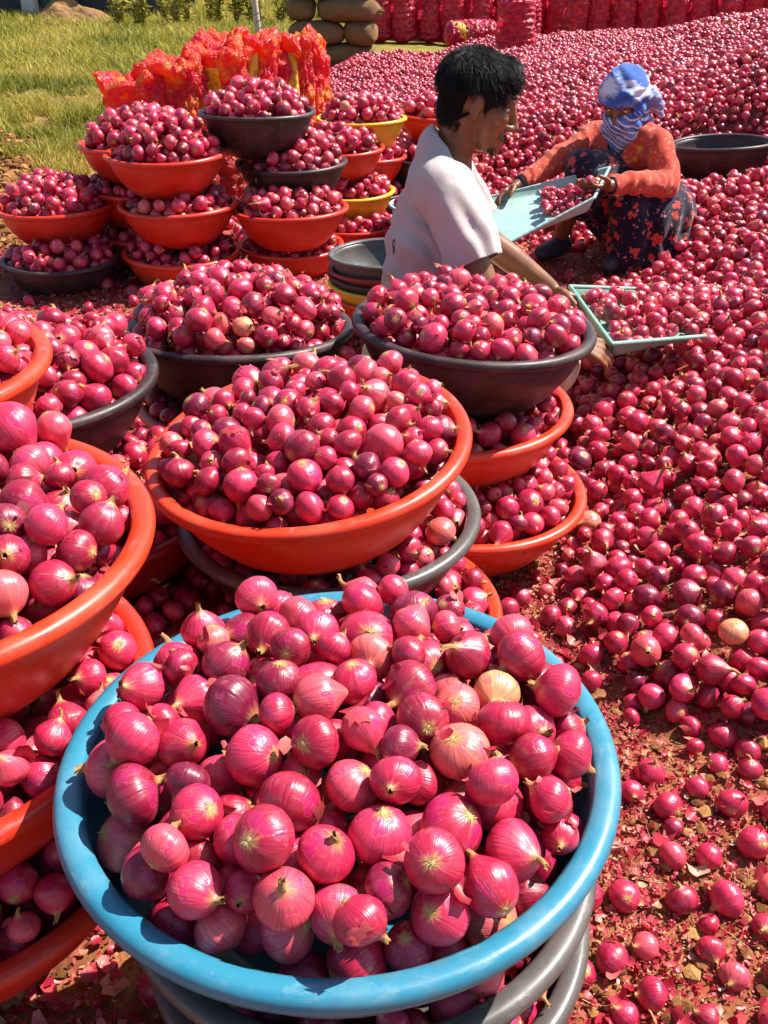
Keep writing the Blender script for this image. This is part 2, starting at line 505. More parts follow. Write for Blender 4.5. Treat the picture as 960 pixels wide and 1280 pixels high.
far('black', (-.10, 4.95, .150), "black tub at the bottom of the highest yellow tub's stack", .05, (-.108, 4.95, .14), D=.44)
far('red', (-.215, 4.72, .395), "red tub with a low heap between the black stack and the yellow tub", .08, D=.44)
far('yellow', (-.166, 4.70, .205), "lower yellow tub near the man's back", .07, (-.215, 4.72, .14), D=.44)
far('red', (-.150, 4.62, .07), "red tub on the ground under the lower yellow tub", .05, (-.166, 4.7, .14), D=.46)
far('orange', (.290, 5.22, .470), "orange tub half hidden behind the man's head", .07, D=.44)
far('black', (.20, 5.10, .290), "black tub under the orange one behind the man's neck", .05, (.29, 5.22, .14), D=.44)
far('red', (.22, 5.10, .120), "red tub at the bottom of the stack behind the man", .05, (.20, 5.10, .14), D=.44)
far('paleblue', (.20, 4.42, .20), "pale blue tub peeping out behind the man's back", .03, D=.36)
# nested empty bowls
ne = [('red', .02), ('yellow', .070), ('black', .092), ('darkred', .118), ('grey', .158)]
names = ["empty red bowl at the bottom of the nested stack", "empty yellow bowl in the nested stack, second from the bottom",
         "empty black bowl in the nested stack, between yellow and dark red", "empty dark red bowl just under the top grey bowl",
         "empty grey bowl on top of the nested stack behind the man"]
for (m_, z_), nm in zip(ne, names):
    o = empty("bowl", (-.005, 3.30, 0), (0, 0, random.uniform(0, 6)))
    b, rm = tub_meshes(.38, .13 if m_ != 'red' else .15, m_)
    obj("bowl_wall", b, parent=o); obj("rim", rm, parent=o)
    tag(o, nm, 'bowl', 'nested empty bowls')
    o.location.z = {'red': .0, 'yellow': .065, 'black': .090, 'darkred': .115, 'grey': .160}[m_]
# wide black basin on the heap
tub('black', (1.705, 5.12, .350), "wide nearly empty black basin on the onion heap beside the woman", D=.52, depth=.20, heap=-.045, r=.025, group='basin', tilt=(R(-2), R(-4)), fill=-1)

# ------------------------------------------------------------------ blobs: one continuous surface grown from limbs
def cap_bm(bm, p0, r0, p1, r1, ns=14):
    p0, p1 = Vector(p0), Vector(p1)
    d = p1 - p0; L = d.length
    q = d.to_track_quat('Z', 'Y') if L > 1e-6 else Euler((0, 0, 0)).to_quaternion()
    rings = []
    for i in range(5):
        a = -math.pi / 2 + (math.pi / 2) * i / 4
        rings.append((r0 * math.cos(a), r0 * math.sin(a)))
    for i in range(5):
        a = (math.pi / 2) * i / 4
        rings.append((r1 * math.cos(a), L + r1 * math.sin(a)))
    vs = []
    for r, z in rings:
        r = max(r, 1e-4)
        vs.append([bm.verts.new(p0 + q @ Vector((r * math.cos(2 * math.pi * k / ns), r * math.sin(2 * math.pi * k / ns), z))) for k in range(ns)])
    for i in range(len(vs) - 1):
        for k in range(ns):
            bm.faces.new((vs[i][k], vs[i][(k + 1) % ns], vs[i + 1][(k + 1) % ns], vs[i + 1][k]))
    bm.faces.new(vs[0][::-1]); bm.faces.new(vs[-1])

def ell_bm(bm, c, r, rot=(0, 0, 0)):
    Mx = Matrix.Translation(Vector(c)) @ Euler(rot).to_matrix().to_4x4() @ Matrix.Diagonal((*r, 1))
    bmesh.ops.create_uvsphere(bm, u_segments=20, v_segments=12, radius=1, matrix=Mx)

def chain(*pr):
    return [('cap', a[0], a[1], b[0], b[1]) for a, b in zip(pr[:-1], pr[1:])]

def blob(name, prims, voxel, smooth=5, factor=.5, post=None):
    bm = bmesh.new()
    for p in prims:
        if p[0] == 'cap': cap_bm(bm, *p[1:])
        else: ell_bm(bm, *p[1:])
    me = bpy.data.meshes.new(name + "_src"); bm.to_mesh(me); bm.free()
    o = bpy.data.objects.new(name + "_src", me); COL.objects.link(o)
    md = o.modifiers.new("r", 'REMESH'); md.mode = 'VOXEL'; md.voxel_size = voxel
    sm = o.modifiers.new("s", 'SMOOTH'); sm.iterations = smooth; sm.factor = factor
    dg = bpy.context.evaluated_depsgraph_get()
    out = bpy.data.meshes.new_from_object(o.evaluated_get(dg))
    bpy.data.objects.remove(o); bpy.data.meshes.remove(me)
    out.name = name
    if post:
        bm = bmesh.new(); bm.from_mesh(out)
        post(bm)
        bm.to_mesh(out); bm.free()
    out.polygons.foreach_set("use_smooth", [True] * len(out.polygons))
    return out

def cut(bm, co, no, centre=None, rad=None):
    """trim what lies beyond the plane (only within rad of centre)"""
    fs = [f for f in bm.faces if centre is None or (f.calc_center_median() - Vector(centre)).length < rad]
    geom = list({*fs, *(e for f in fs for e in f.edges), *(v for f in fs for v in f.verts)})
    bmesh.ops.bisect_plane(bm, geom=geom, plane_co=co, plane_no=no, clear_outer=True, dist=1e-5)

def thicken(bm, t=.003):
    bmesh.ops.recalc_face_normals(bm, faces=bm.faces)
    bmesh.ops.solidify(bm, geom=bm.faces[:], thickness=t)

def displace(bm, fn):
    bm.normal_update()
    P = np.array([v.co for v in bm.verts]); N = np.array([v.normal for v in bm.verts])
    d = fn(P, N)
    for v, k in zip(bm.verts, P + N * d[:, None]): v.co = k

def strands(roots, dirs, lens, width, curl=.3, drop=.0, seed=0):
    """thin three sided tapering hairs"""
    V, F = [], []
    g = np.random.default_rng(seed)
    for p, d, L in zip(roots, dirs, lens):
        p = np.array(p); d = np.array(d) / (np.linalg.norm(d) + 1e-9)
        a = np.cross(d, g.normal(size=3)); a /= np.linalg.norm(a) + 1e-9
        b = np.cross(d, a)
        bend = g.normal(size=3) * curl
        base = len(V); n = 4
        for i in range(n):
            s = i / (n - 1)
            c = p + d * L * s + bend * L * s * s * .4 + np.array([0, 0, -drop * L * s * s])
            w = width * (1 - .85 * s)
            for k in range(3):
                an = 2.094 * k
                V.append(c + (a * math.cos(an) + b * math.sin(an)) * w)
        for i in range(n - 1):
            for k in range(3):
                k2 = (k + 1) % 3
                F.append((base + i * 3 + k, base + i * 3 + k2, base + i * 3 + 3 + k2, base + i * 3 + 3 + k))
    return mesh_np("strands", V, np.array(F))

t = NT("brown_skin")
pos = t.coord('Object')
t.set(Base_Color=t.mix(t.ramp(t.noise(pos, 26, 4), [(.35, 0.0), (.7, 1.0)]), (.225, .086, .034), (.155, .055, .021)), Roughness=.45)
t.bump(t.noise(pos, 400, 2), .12, .001)
M['skin'] = t.m
M['hair'] = simple('black_hair', (.008, .006, .006), .5, 200, .3, spec=.3)
M['hair_under'] = simple('hair_mass', (.006, .005, .005), .9, 200, .3, spec=.08)
M['lips'] = simple('lips', (.20, .06, .045), .45)
M['eye'] = simple('eye_white', (.7, .66, .6), .2)
M['iris'] = simple('dark_iris', (.02, .012, .01), .15)

def cloth(name, col, col2, nscale=30, weave=900, namt=.4):
    t = NT(name)
    co = t.coord('Object')
    c = t.mix(t.math('MULTIPLY', t.noise(co, nscale, 5, .65), namt), (*col, 1), (*col2, 1))
    t.set(Base_Color=c, Roughness=.88)
    t.b.inputs["Specular IOR Level"].default_value = .2
    t.b.inputs["Sheen Weight"].default_value = .15
    t.bump(t.math('ADD', t.noise(co, weave, 2), t.math('MULTIPLY', t.noise(co, 28, 3), 2.0)), .35, .004)
    return t, co, c

t, co, c = cloth("pale_grey_pink_shirt_cloth", (.47, .405, .395), (.38, .305, .30), 14)
# small dark print: a scribble on the back, thin strokes low on the side
sx = t.node("ShaderNodeSeparateXYZ"); t.l.new(co, sx.inputs[0])
wv = t.noise(co, 26, 3, .7)
zx = t.math('ADD', sx.outputs[0], t.math('MULTIPLY', wv, .05))
line = t.math('LESS_THAN', t.math('ABSOLUTE', t.math('SUBTRACT', zx, .047)), .0035)
inz = t.math('MULTIPLY', t.math('GREATER_THAN', sx.outputs[2], .50), t.math('LESS_THAN', sx.outputs[2], .62))
near_ = t.math('LESS_THAN', sx.outputs[1], 2.52)
m1 = t.math('MULTIPLY', t.math('MULTIPLY', line, inz), near_)
zz = t.math('ADD', t.math('MULTIPLY', sx.outputs[2], 34.0), t.math('MULTIPLY', wv, 3.0))
st = t.math('LESS_THAN', t.math('FRACT', zz), .26)
box_ = t.math('MULTIPLY', t.math('MULTIPLY', t.math('GREATER_THAN', sx.outputs[0], .15), t.math('LESS_THAN', sx.outputs[0], .225)),
              t.math('MULTIPLY', t.math('GREATER_THAN', sx.outputs[2], .405), t.math('LESS_THAN', sx.outputs[2], .475)))
m2 = t.math('MULTIPLY', t.math('MULTIPLY', st, box_), t.math('GREATER_THAN', t.noise(co, 60, 2), .44))
t.set(Base_Color=t.mix(t.math('MAXIMUM', m1, m2), c, (.03, .02, .03)))
M['shirt'] = t.m
t, co, c = cloth("cream_trouser_cloth", (.62, .50, .30), (.45, .34, .18), 20); M['cream'] = t.m
# coral jacket with small woven motifs and yellow spots
t, co, c = cloth("coral_jacket_cloth", (.58, .075, .038), (.46, .040, .035), 22)
rib = t.ramp(t.vor(co, 48, 'F1', 0), [(.20, .75), (.34, 0.0)])
c = t.mix(rib, c, (.68, .26, .15))
rib2 = t.ramp(t.noise(co, 40, 3, .6), [(.55, 0.0), (.66, .5)])
c = t.mix(rib2, c, (.36, .02, .04))
v1 = t.vor(co, 11, 'F1', 0)
c = t.mix(t.ramp(v1, [(.10, 1.0), (.16, 0.0)]), c, (.62, .36, .03))
t.set(Base_Color=c); M['coral'] = t.m
# navy cloth with coral and white flowers
t, co, c = cloth("navy_flower_cloth", (.012, .009, .028), (.007, .005, .016), 30)
def flowers(scale, r0, col, petals, off):
    global c
    nd = t.node("ShaderNodeTexVoronoi"); nd.inputs["Scale"].default_value = scale
    mp = t.node("ShaderNodeMapping"); mp.inputs["Location"].default_value = (off, off, off); t.l.new(co, mp.inputs[0])
    wv_ = t.vmath('ADD', mp.outputs[0], t.vmath('MULTIPLY', t.noise(mp.outputs[0], scale * 2.2, 2, .5, 1), (.06, .06, .06)))
    t.l.new(wv_, nd.inputs["Vector"]); nd.inputs["Randomness"].default_value = .8
    d = nd.outputs["Distance"]
    dd = t.math('ADD', d, t.math('MULTIPLY', t.math('SUBTRACT', t.noise(mp.outputs[0], scale * petals, 1), .5), .28))
    mask = t.ramp(dd, [(r0, 1.0), (r0 + .03, 0.0)])
    core = t.ramp(d, [(.07, 1.0), (.09, 0.0)])
    c = t.mix(mask, c, t.mix(core, col, (.6, .45, .15)))
flowers(15, .31, (.50, .060, .045), 5.0, .31)
flowers(24, .17, (.42, .17, .18), 4.0, 4.7)
flowers(31, .15, (.45, .05, .06), 4.0, 2.2)
t.set(Base_Color=c); M['navy'] = t.m
# blue and white tie-dyed scarf
t, co, c = cloth("blue_white_scarf_cloth", (.045, .12, .42), (.03, .07, .30), 25)
mp = t.node("ShaderNodeMapping"); mp.inputs["Scale"].default_value = (9, 9, 22); mp.inputs["Rotation"].default_value = (.5, .35, .4)
t.l.new(co, mp.inputs[0])
w = t.ramp(t.noise(mp.outputs[0], .8, 4, .6), [(.46, 0.0), (.58, 1.0)])
spots = t.ramp(t.vor(co, 60, 'F1', 0), [(.22, 1.0), (.34, 0.0)])
w2 = t.ramp(t.noise(co, 9, 2), [(.5, 0.0), (.58, 1.0)])
sz = t.node("ShaderNodeSeparateXYZ"); t.l.new(co, sz.inputs[0])
w = t.math('MULTIPLY', w, t.ramp(t.math('MULTIPLY', sz.outputs[2], 1.0), [(.655, .22), (.70, 1.0)]))
c = t.mix(w, c, (.66, .68, .76)); low = t.ramp(sz.outputs[2], [(.60, 1.0), (.64, 0.0)])
wt = t.node('ShaderNodeTexWave'); wt.inputs['Scale'].default_value = 15; wt.inputs['Distortion'].default_value = 2.5; wt.inputs['Detail'].default_value = 2
mp2 = t.node('ShaderNodeMapping'); mp2.inputs['Rotation'].default_value = (0, 1.1, .6); t.l.new(co, mp2.inputs[0]); t.l.new(mp2.outputs[0], wt.inputs['Vector'])
c = t.mix(t.math('MULTIPLY', t.ramp(wt.outputs[1], [(.72, 0.0), (.86, .9)]), low), c, (.66, .68, .76))
c = t.mix(t.math('MULTIPLY', t.math('MULTIPLY', spots, w2), .35), c, (.66, .68, .76))
t.set(Base_Color=c); M['scarf'] = t.m
M['bangle'] = simple('dark_bangles', (.05, .03, .05), .3)
M['shoe'] = simple('dark_shoe', (.03, .03, .045), .6)
M['redglove'] = simple('red_glove_cloth', (.45, .06, .035), .85, 60, .6, (.25, .03, .03), .4, 300)

def xf(Mx, prims):
    """place limbs given in a head's own frame"""
    q = Mx.to_quaternion(); out = []
    for p in prims:
        if p[0] == 'cap': out.append(('cap', Mx @ Vector(p[1]), p[2], Mx @ Vector(p[3]), p[4]))
        else:
            e = (q @ Euler(p[3] if len(p) > 3 else (0, 0, 0)).to_quaternion()).to_euler()
            out.append(('ell', Mx @ Vector(p[1]), p[2], tuple(e)))
    return out

HEAD = [('ell', (-.012, 0, .030), (.094, .074, .086)), ('ell', (.040, 0, -.028), (.050, .058, .080)), ('ell', (.046, 0, -.080), (.040, .046, .032)),
        ('ell', (.078, 0, -.098), (.017, .022, .016)), ('cap', (.088, 0, .012), .010, (.108, 0, -.030), .0115), ('ell', (.110, 0, -.036), (.014, .013, .011)),
        ('ell', (.098, .014, -.040), (.011, .008, .009)), ('ell', (.098, -.014, -.040), (.011, .008, .009)),
        ('cap', (.076, -.036, .020), .013, (.076, .036, .020), .013), ('ell', (.058, .040, -.022), (.026, .020, .020)), ('ell', (.058, -.040, -.022), (.026, .020, .020)),
        ('cap', (.088, -.016, -.062), .0085, (.088, .016, -.062), .0085), ('cap', (.085, -.013, -.075), .009, (.085, .013, -.075), .009),
        ('ell', (-.008, .075, -.010), (.015, .008, .027), (0, .2, 0)), ('ell', (-.008, -.075, -.010), (.015, .008, .027), (0, .2, 0)),
        ('ell', (-.006, .079, -.030), (.008, .008, .010)), ('ell', (-.006, -.079, -.030), (.008, .008, .010))]

def hand(wrist, to, palm_n, curl=.5, s=1.0, thumb=1):
    """palm, four unequal bent fingers and a thumb from the palm's side; palm_n points out of the palm"""
    w = Vector(wrist); d = (Vector(to) - w).normalized(); n = Vector(palm_n); n = (n - d * n.dot(d)).normalized()
    side = d.cross(n)
    out = []
    for k, (o_, L, r) in enumerate([(-.030, .062, .0078), (-.010, .074, .0086), (.011, .078, .0088), (.031, .070, .0085)]):
        b0 = w + d * .020 * s + side * o_ * .55 * s
        b1 = w + d * (.088 - .006 * abs(k - 2)) * s + side * o_ * s
        out += chain((b0, .0135 * s), (b1, .0115 * s))
        p = b1; dirv = d.copy(); rr = r * s
        for j, f in enumerate((.45, .32, .23)):
            a = curl * (.55 + .35 * j)
            dirv = (dirv * math.cos(a) + n * math.sin(a)).normalized()
            q = p + dirv * L * f * s
            out += chain((p, rr), (q, rr * .93)); p = q; rr *= .92
    tb = w + d * .028 * s + side * .030 * thumb * s
    t1 = tb + (side * .030 * thumb + d * .026 + n * .014) * s
    t2 = t1 + (side * .006 * thumb + d * .027 + n * .014) * s
    t3 = t2 + (d * .020 + n * .010 - side * .004 * thumb) * s
    out += chain((tb, .0135 * s), (t1, .0115 * s), (t2, .0098 * s), (t3, .008 * s))
    return out

# ------------------------------------------------------------------ the man
def build_man():
    Hc = Vector((.232, 2.585, .872))
    Mh = Matrix.Translation(Hc) @ Euler((0, R(17), R(3))).to_matrix().to_4x4() @ Matrix.Scale(1.03, 4)
    sk = xf(Mh, HEAD)
    sk += chain((Mh @ Vector((-.022, 0, -.050)), .051), ((.178, 2.585, .745), .050), ((.160, 2.585, .66), .07))
    # arms: near one bends at the elbow, far one reaches down to the pan
    sk += chain(((.152, 2.435, .682), .042), ((.190, 2.37, .590), .047), ((.245, 2.325, .475), .040), ((.330, 2.325, .425), .041), ((.455, 2.345, .345), .029), ((.490, 2.35, .325), .025))
    sk += chain(((.170, 2.735, .682), .042), ((.235, 2.765, .570), .046), ((.300, 2.765, .470), .040), ((.370, 2.765, .420), .040), ((.470, 2.76, .350), .028), ((.490, 2.76, .335), .025))
    sk += hand((.490, 2.35, .325), (.60, 2.37, .275), (.1, .55, -.9), .6, 1.0, 1)
    sk += hand((.490, 2.76, .335), (.60, 2.74, .290), (.15, -.4, -.9), .55, 1.0, -1)
    sk += chain(((.14, 2.585, .60), .09), ((.11, 2.585, .25), .10))
    # feet
    sk += chain(((.20, 2.46, .075), .035), ((.10, 2.50, .055), .032), ((.03, 2.53, .045), .022))
    sk += chain(((.22, 2.86, .075), .035), ((.12, 2.82, .055), .032), ((.05, 2.80, .045), .022))
    body = blob("person", sk, .0046, 4, .45)
    man = obj("person", body, M['skin'])
    tag(man, "man in a pale tee shirt sitting among the tubs, filling a pan with onions", 'person')
    # hair
    def hairpost(bm):
        inv = Mh.inverted()
        kill = []
        for f in bm.faces:
            p = inv @ f.calc_center_median()
            x = p.x
            if abs(p.y) > .05 and -.035 < x < .012 and p.z < .022: lim = .020
            elif x < -.03: lim = -.078 + max(0, abs(p.y) - .03) * .5
            elif x < .045: lim = -.022 + (x - .012) * 1.0
            else: lim = .012 + (x - .045) * 1.0
            if p.z < lim: kill.append(f)
        bmesh.ops.delete(bm, geom=kill, context='FACES')
        displace(bm, lambda P, N: .002 * fnoise(P, 14, 31) + .001 * fnoise(P, 45, 32))
    hp = xf(Mh, [('ell', (-.013, 0, .033), (.099, .078, .086)), ('ell', (.036, 0, .066), (.054, .060, .048)), ('ell', (-.046, 0, -.020), (.049, .058, .066))])
    hm = blob("hair", hp, .005, 6, .5, hairpost)
    hair = obj("hair", hm, M['hair_under'], man)
    g = np.random.default_rng(5)
    bm = bmesh.new(); bm.from_mesh(hm); bm.normal_update()
    fs = list(bm.faces); crown = Vector((-.045, .01, .125)); inv = Mh.inverted(); rot = Mh.to_3x3()
    roots, dirs, lens = [], [], []
    for _ in range(11000):
        f = fs[g.integers(len(fs))]
        p = f.calc_center_median(); lp = inv @ p
        flow = lp - crown; n = (inv.to_3x3() @ f.normal).normalized()
        flow = flow - n * flow.dot(n)
        if flow.length < .006: flow = Vector((g.normal(), g.normal(), 0))
        clump = .35 * float(fnoise(np.array(lp), 22, 33))
        flow = flow.normalized() + Vector((.9, 0, 0)) * max(0, min(1, (lp.x + .02) * 9)) * (lp.z > .05)
        flow = (flow - n * flow.dot(n)).normalized() + n * (.12 + .22 * g.random() + .16 * clump) + Vector(g.normal(size=3)) * .14 + n.cross(flow) * clump
        roots.append(p - f.normal * .003); dirs.append(rot @ flow); lens.append(g.uniform(.016, .034) if lp.z > .02 else g.uniform(.009, .018))
    bw = BVHTree.FromPolygons([v.co for v in body.vertices], [tuple(p.vertices) for p in body.polygons])
    for k in range(2600):
        a = g.uniform(.75, 2 * math.pi - .75)
        lx, ly = math.cos(a) * .09, math.sin(a) * .075
        if lx < -.03: z0 = -.062 - abs(g.normal(0, .008))
        elif lx < .012: z0 = .022 - g.uniform(0, .01)
        else: z0 = -.022 + (lx - .012) - abs(g.normal(0, .010)) + .012
        q, nn, _, _ = bw.find_nearest(Mh @ Vector((lx, ly, z0 + g.uniform(-.004, .014))))
        roots.append(q - nn * .001); dirs.append(rot @ Vector((-.25, 0, -1)) + nn * .25 + Vector(g.normal(size=3)) * .15); lens.append(g.uniform(.005, .012))
    for k in range(9):                       # the tuft that stands up at the crown
        roots.append(Mh @ Vector((-.055 + .008 * g.normal(), .008 * g.normal(), .122))); dirs.append(rot @ Vector((-.3 + .25 * g.normal(), .2 * g.normal(), 1))); lens.append(g.uniform(.03, .05))
    bm.free()
    obj("hair_strand", strands(roots, dirs, lens, .0008, .35, .22, 6), M['hair'], hair)['kind'] = 'stuff'
    # brows, beard, moustache as short hairs
    roots, dirs, lens = [], [], []
    for s in (-1, 1):
        for k in range(60):
            u = k / 59
            roots.append(Mh @ Vector((.093 - .020 * u * u, s * (.010 + .034 * u), .026 + .006 * math.sin(u * 2.6) + g.normal() * .0015)))
            dirs.append(rot @ Vector((.2, s * 1.0, .25))); lens.append(.010)
    for k in range(120):
        a = g.uniform(-1, 1); q = g.uniform(0, 1)
        roots.append(Mh @ Vector((.088 - .030 * abs(a) ** 1.5 - .01 * q, a * .034, -.092 - .022 * q + .01 * abs(a))))
        dirs.append(rot @ Vector((.6, a * .5, -1.0 + g.normal() * .3))); lens.append(g.uniform(.005, .010))
    for k in range(150):
        a = g.uniform(-1, 1)
        roots.append(Mh @ Vector((.097 - .016 * abs(a) ** 2, a * .026, -.053 - .010 * abs(a) + g.normal() * .002)))
        dirs.append(rot @ Vector((.45, a * .8, -.6))); lens.append(g.uniform(.006, .011))
    bv = BVHTree.FromPolygons([v.co for v in body.vertices], [tuple(p.vertices) for p in body.polygons])
    roots = [bv.find_nearest(p)[0] for p in roots]
    obj("beard_hair", strands(roots, dirs, lens, .0011, .3, .05, 8), M['hair'], man)['kind'] = 'stuff'
    for s in (-1, 1):
        e = obj("eye", blob("eye", xf(Mh, [('ell', (.070, s * .030, .000), (.0105, .0115, .0070))]), .0025, 2), M['eye'], man)
        obj("iris", blob("iris", xf(Mh, [('ell', (.0766, s * .031, -.0015), (.0046, .0068, .0060))]), .0015, 1), M['iris'], e)
    # tee shirt
    sh = chain(((.120, 2.585, .20), .128), ((.112, 2.585, .36), .122), ((.126, 2.585, .52), .120), ((.152, 2.585, .635), .104))
    sh += [('ell', (.116, 2.585, .33), (.114, .165, .19)), ('ell', (.132, 2.585, .50), (.114, .175, .16)), ('ell', (.152, 2.585, .655), (.098, .175, .095))]
    sh += [('ell', (.158, 2.585, .745), (.072, .088, .065))]
    sh += chain(((.150, 2.45, .690), .068), ((.172, 2.585, .722), .070), ((.168, 2.72, .690), .068))
    def wr(P, N):
        x, y, z = P[:, 0], P[:, 1], P[:, 2]
        low = np.clip((.52 - z) / .2, 0, 1)
        folds = np.sin((z * 1.0 - x * .55 + .035 * fnoise(P, 5, 41)) * 105) * .009 * low
        pull = np.sin((z * .5 + x * 1.1 + .5 * y + .03 * fnoise(P, 4, 42)) * 85) * .0058 * np.clip((.72 - z) / .1, 0, 1) * (1 - low)
        return folds + pull + .006 * fnoise(P, 4.5, 43) + .003 * fnoise(P, 11, 44) + .004 * (np.abs(fnoise(P * np.array([1, 1, 1.6]), 7, 45)) - .4)
    def sleeve(p, q):
        a, b_ = Vector(p[0]), Vector(p[-1]); d = (b_ - Vector(p[-2])).normalized()
        def post(bm):
            cut(bm, b_, d); displace(bm, wr); thicken(bm, .0035)
        e = b_ + d * .05
        return blob("sleeve", chain(*[(v, r) for v, r in zip(p, q)], (tuple(e), q[-1])), .0075, 6, .5, post)
    sl = [sleeve([(.150, 2.455, .690), (.155, 2.425, .672), (.200, 2.372, .575), (.222, 2.350, .525)], [.074, .077, .073, .074]),
          sleeve([(.168, 2.715, .690), (.170, 2.742, .678), (.232, 2.765, .572), (.258, 2.765, .530)], [.072, .075, .069, .069])]
    def shpost(bm):
        cut(bm, Vector((.178, 2.585, .752)), Vector((1.0, 0, 1)).normalized())
        cut(bm, Vector((0, 0, .155)), Vector((0, 0, -1)))
        displace(bm, wr)
        thicken(bm, .0035)
        for m_ in sl: bm.from_mesh(m_)
    obj("tee_shirt", blob("tee_shirt", sh, .0075, 7, .5, shpost), M['shirt'], man)
    # trousers: seated, knees spread
    tr = chain(((.10, 2.50, .20), .125), ((.29, 2.42, .245), .098), ((.45, 2.40, .235), .076))
    tr += chain(((.10, 2.67, .20), .125), ((.30, 2.84, .245), .098), ((.465, 2.93, .245), .082))
    tr += chain(((.45, 2.40, .225), .074), ((.33, 2.45, .15), .066), ((.20, 2.47, .09), .052))
    tr += chain(((.465, 2.93, .235), .078), ((.36, 2.90, .15), .066), ((.22, 2.86, .09), .052))
    tr += [('ell', (.07, 2.585, .17), (.14, .19, .12))]
    def trpost(bm):
        displace(bm, lambda P, N: np.sin((P[:, 0] * 1.0 + P[:, 2] * .4 + .03 * fnoise(P, 5, 51)) * 95) * .004 + .006 * fnoise(P, 6, 52))
    obj("trousers", blob("trousers", tr, .010, 6, .5, trpost), M['cream'], man)
    return man
build_man()

# ------------------------------------------------------------------ the woman
def build_woman():
    Hc = Vector((.985, 4.245, .655))
    fwd = Vector((-.66, -.75, 0)).normalized(); yaw = math.atan2(fwd.y, fwd.x)
    Mh = Matrix.Translation(Hc) @ Euler((0, R(24), yaw + .15)).to_matrix().to_4x4() @ Matrix.Scale(1.0, 4)
    sk = xf(Mh, HEAD)
    sk += chain((Mh @ Vector((-.03, 0, -.05)), .05), ((1.03, 4.31, .545), .055), ((1.045, 4.33, .47), .07))
    sk += chain(((1.125, 4.20, .51), .045), ((1.165, 4.10, .365), .038), ((1.02, 3.99, .385), .034), ((.90, 3.93, .385), .026), ((.885, 3.92, .386), .024))
    sk += chain(((.905, 4.40, .495), .045), ((.80, 4.32, .455), .040), ((.73, 4.25, .425), .037), ((.62, 4.17, .37), .031), ((.548, 4.11, .347), .024))
    sk += hand((.885, 3.92, .388), (.78, 3.85, .385), (-.2, .3, 1.0), .55, .98, -1)
    sk += hand((.548, 4.11, .347), (.46, 4.05, .310), (.2, -.5, -.7), .5, .98, 1)
    sk += chain(((1.05, 4.34, .45), .08), ((1.10, 4.42, .22), .10))
    # shins and feet
    sk += chain(((.82, 4.15, .40), .050), ((.80, 4.22, .22), .046), ((.785, 4.28, .10), .034), ((.772, 4.29, .075), .032))
    sk += chain(((.99, 4.06, .27), .050), ((1.0, 4.06, .20), .046), ((1.02, 4.12, .09), .034))
    body = blob("person", sk, .0055, 4, .45)
    w = obj("person", body, M['skin'])
    tag(w, "woman in coral jacket and blue white head scarf squatting with a pan", 'person')
    for pts in ([(.80, 4.30, .055), (.745, 4.245, .05), (.69, 4.20, .042)], [(1.03, 4.13, .055), (.99, 4.07, .05), (.945, 4.01, .042)]):
        s = blob("shoe", chain((pts[0], .040), (pts[1], .042), (pts[2], .034)), .006, 4)
        obj("shoe", s, M['shoe'], w)
    # jacket
    j = chain(((1.10, 4.40, .24), .135), ((1.065, 4.345, .36), .128), ((1.04, 4.32, .47), .11))
    j += [('ell', (1.04, 4.32, .455), (.150, .125, .11), (0, 0, yaw + math.pi / 2)), ('ell', (1.085, 4.37, .32), (.16, .145, .14), (0, 0, yaw + math.pi / 2))]
    j += chain(((1.120, 4.205, .500), .066), ((1.03, 4.31, .525), .062), ((.910, 4.40, .485), .064))
    j += chain(((1.125, 4.195, .495), .068), ((1.170, 4.100, .360), .056), ((1.165, 4.09, .352), .056))
    j += chain(((1.165, 4.09, .355), .055), ((1.02, 3.99, .385), .049), ((.93, 3.955, .382), .038), ((.90, 3.935, .384), .037))
    j += chain(((.905, 4.395, .485), .064), ((.80, 4.315, .450), .054), ((.73, 4.25, .422), .051), ((.62, 4.17, .37), .042), ((.575, 4.135, .356), .036))
    def jp(bm):
        d = (Vector((.90, 3.935, .384)) - Vector((1.02, 4.02, .372))).normalized()
        cut(bm, Vector((.898, 3.932, .384)), d, Vector((.88, 3.92, .385)), .07)
        d = (Vector((.575, 4.135, .356)) - Vector((.62, 4.17, .37))).normalized()
        cut(bm, Vector((.572, 4.133, .355)), d, Vector((.56, 4.12, .352)), .07)
        kill = []
        up = Vector((0, 0, 1)); c0 = Vector((.965, 4.225, .475))
        for f in bm.faces:                    # open neck: a V down the front
            p = f.calc_center_median() - c0
            lat = p.dot(Vector((-fwd.y, fwd.x, 0))); fr = p.dot(fwd)
            if fr > -.04 and p.z > -.06 and abs(lat) < .012 + .42 * max(0, p.z + .06): kill.append(f)
        bmesh.ops.delete(bm, geom=kill, context='FACES')
        def wr(P, N):
            return .005 * fnoise(P, 5, 61) + np.sin((P[:, 0] + P[:, 1] * .5 - P[:, 2] * .6 + .03 * fnoise(P, 5, 62)) * 90) * .004 + .002 * fnoise(P, 14, 63)
        displace(bm, wr); thicken(bm, .004)
    obj("jacket", blob("jacket", j, .0085, 6, .5, jp), M['coral'], w)
    # skirt: knees up, cloth down to the ground
    s = chain(((1.12, 4.40, .20), .15), ((.98, 4.28, .34), .115), ((.83, 4.14, .405), .088))
    s += chain(((1.16, 4.36, .19), .15), ((1.10, 4.19, .25), .108), ((1.00, 4.06, .275), .080))
    s += chain(((.83, 4.14, .40), .085), ((.84, 4.19, .27), .080))
    s += chain(((1.00, 4.06, .27), .080), ((1.04, 4.09, .17), .095), ((1.06, 4.11, .07), .10))
    s += chain(((1.06, 4.09, .075), .10), ((1.18, 4.13, .07), .115), ((1.25, 4.22, .07), .12))
    s += chain(((1.14, 4.10, .20), .10), ((1.22, 4.20, .22), .115), ((1.24, 4.34, .20), .13))
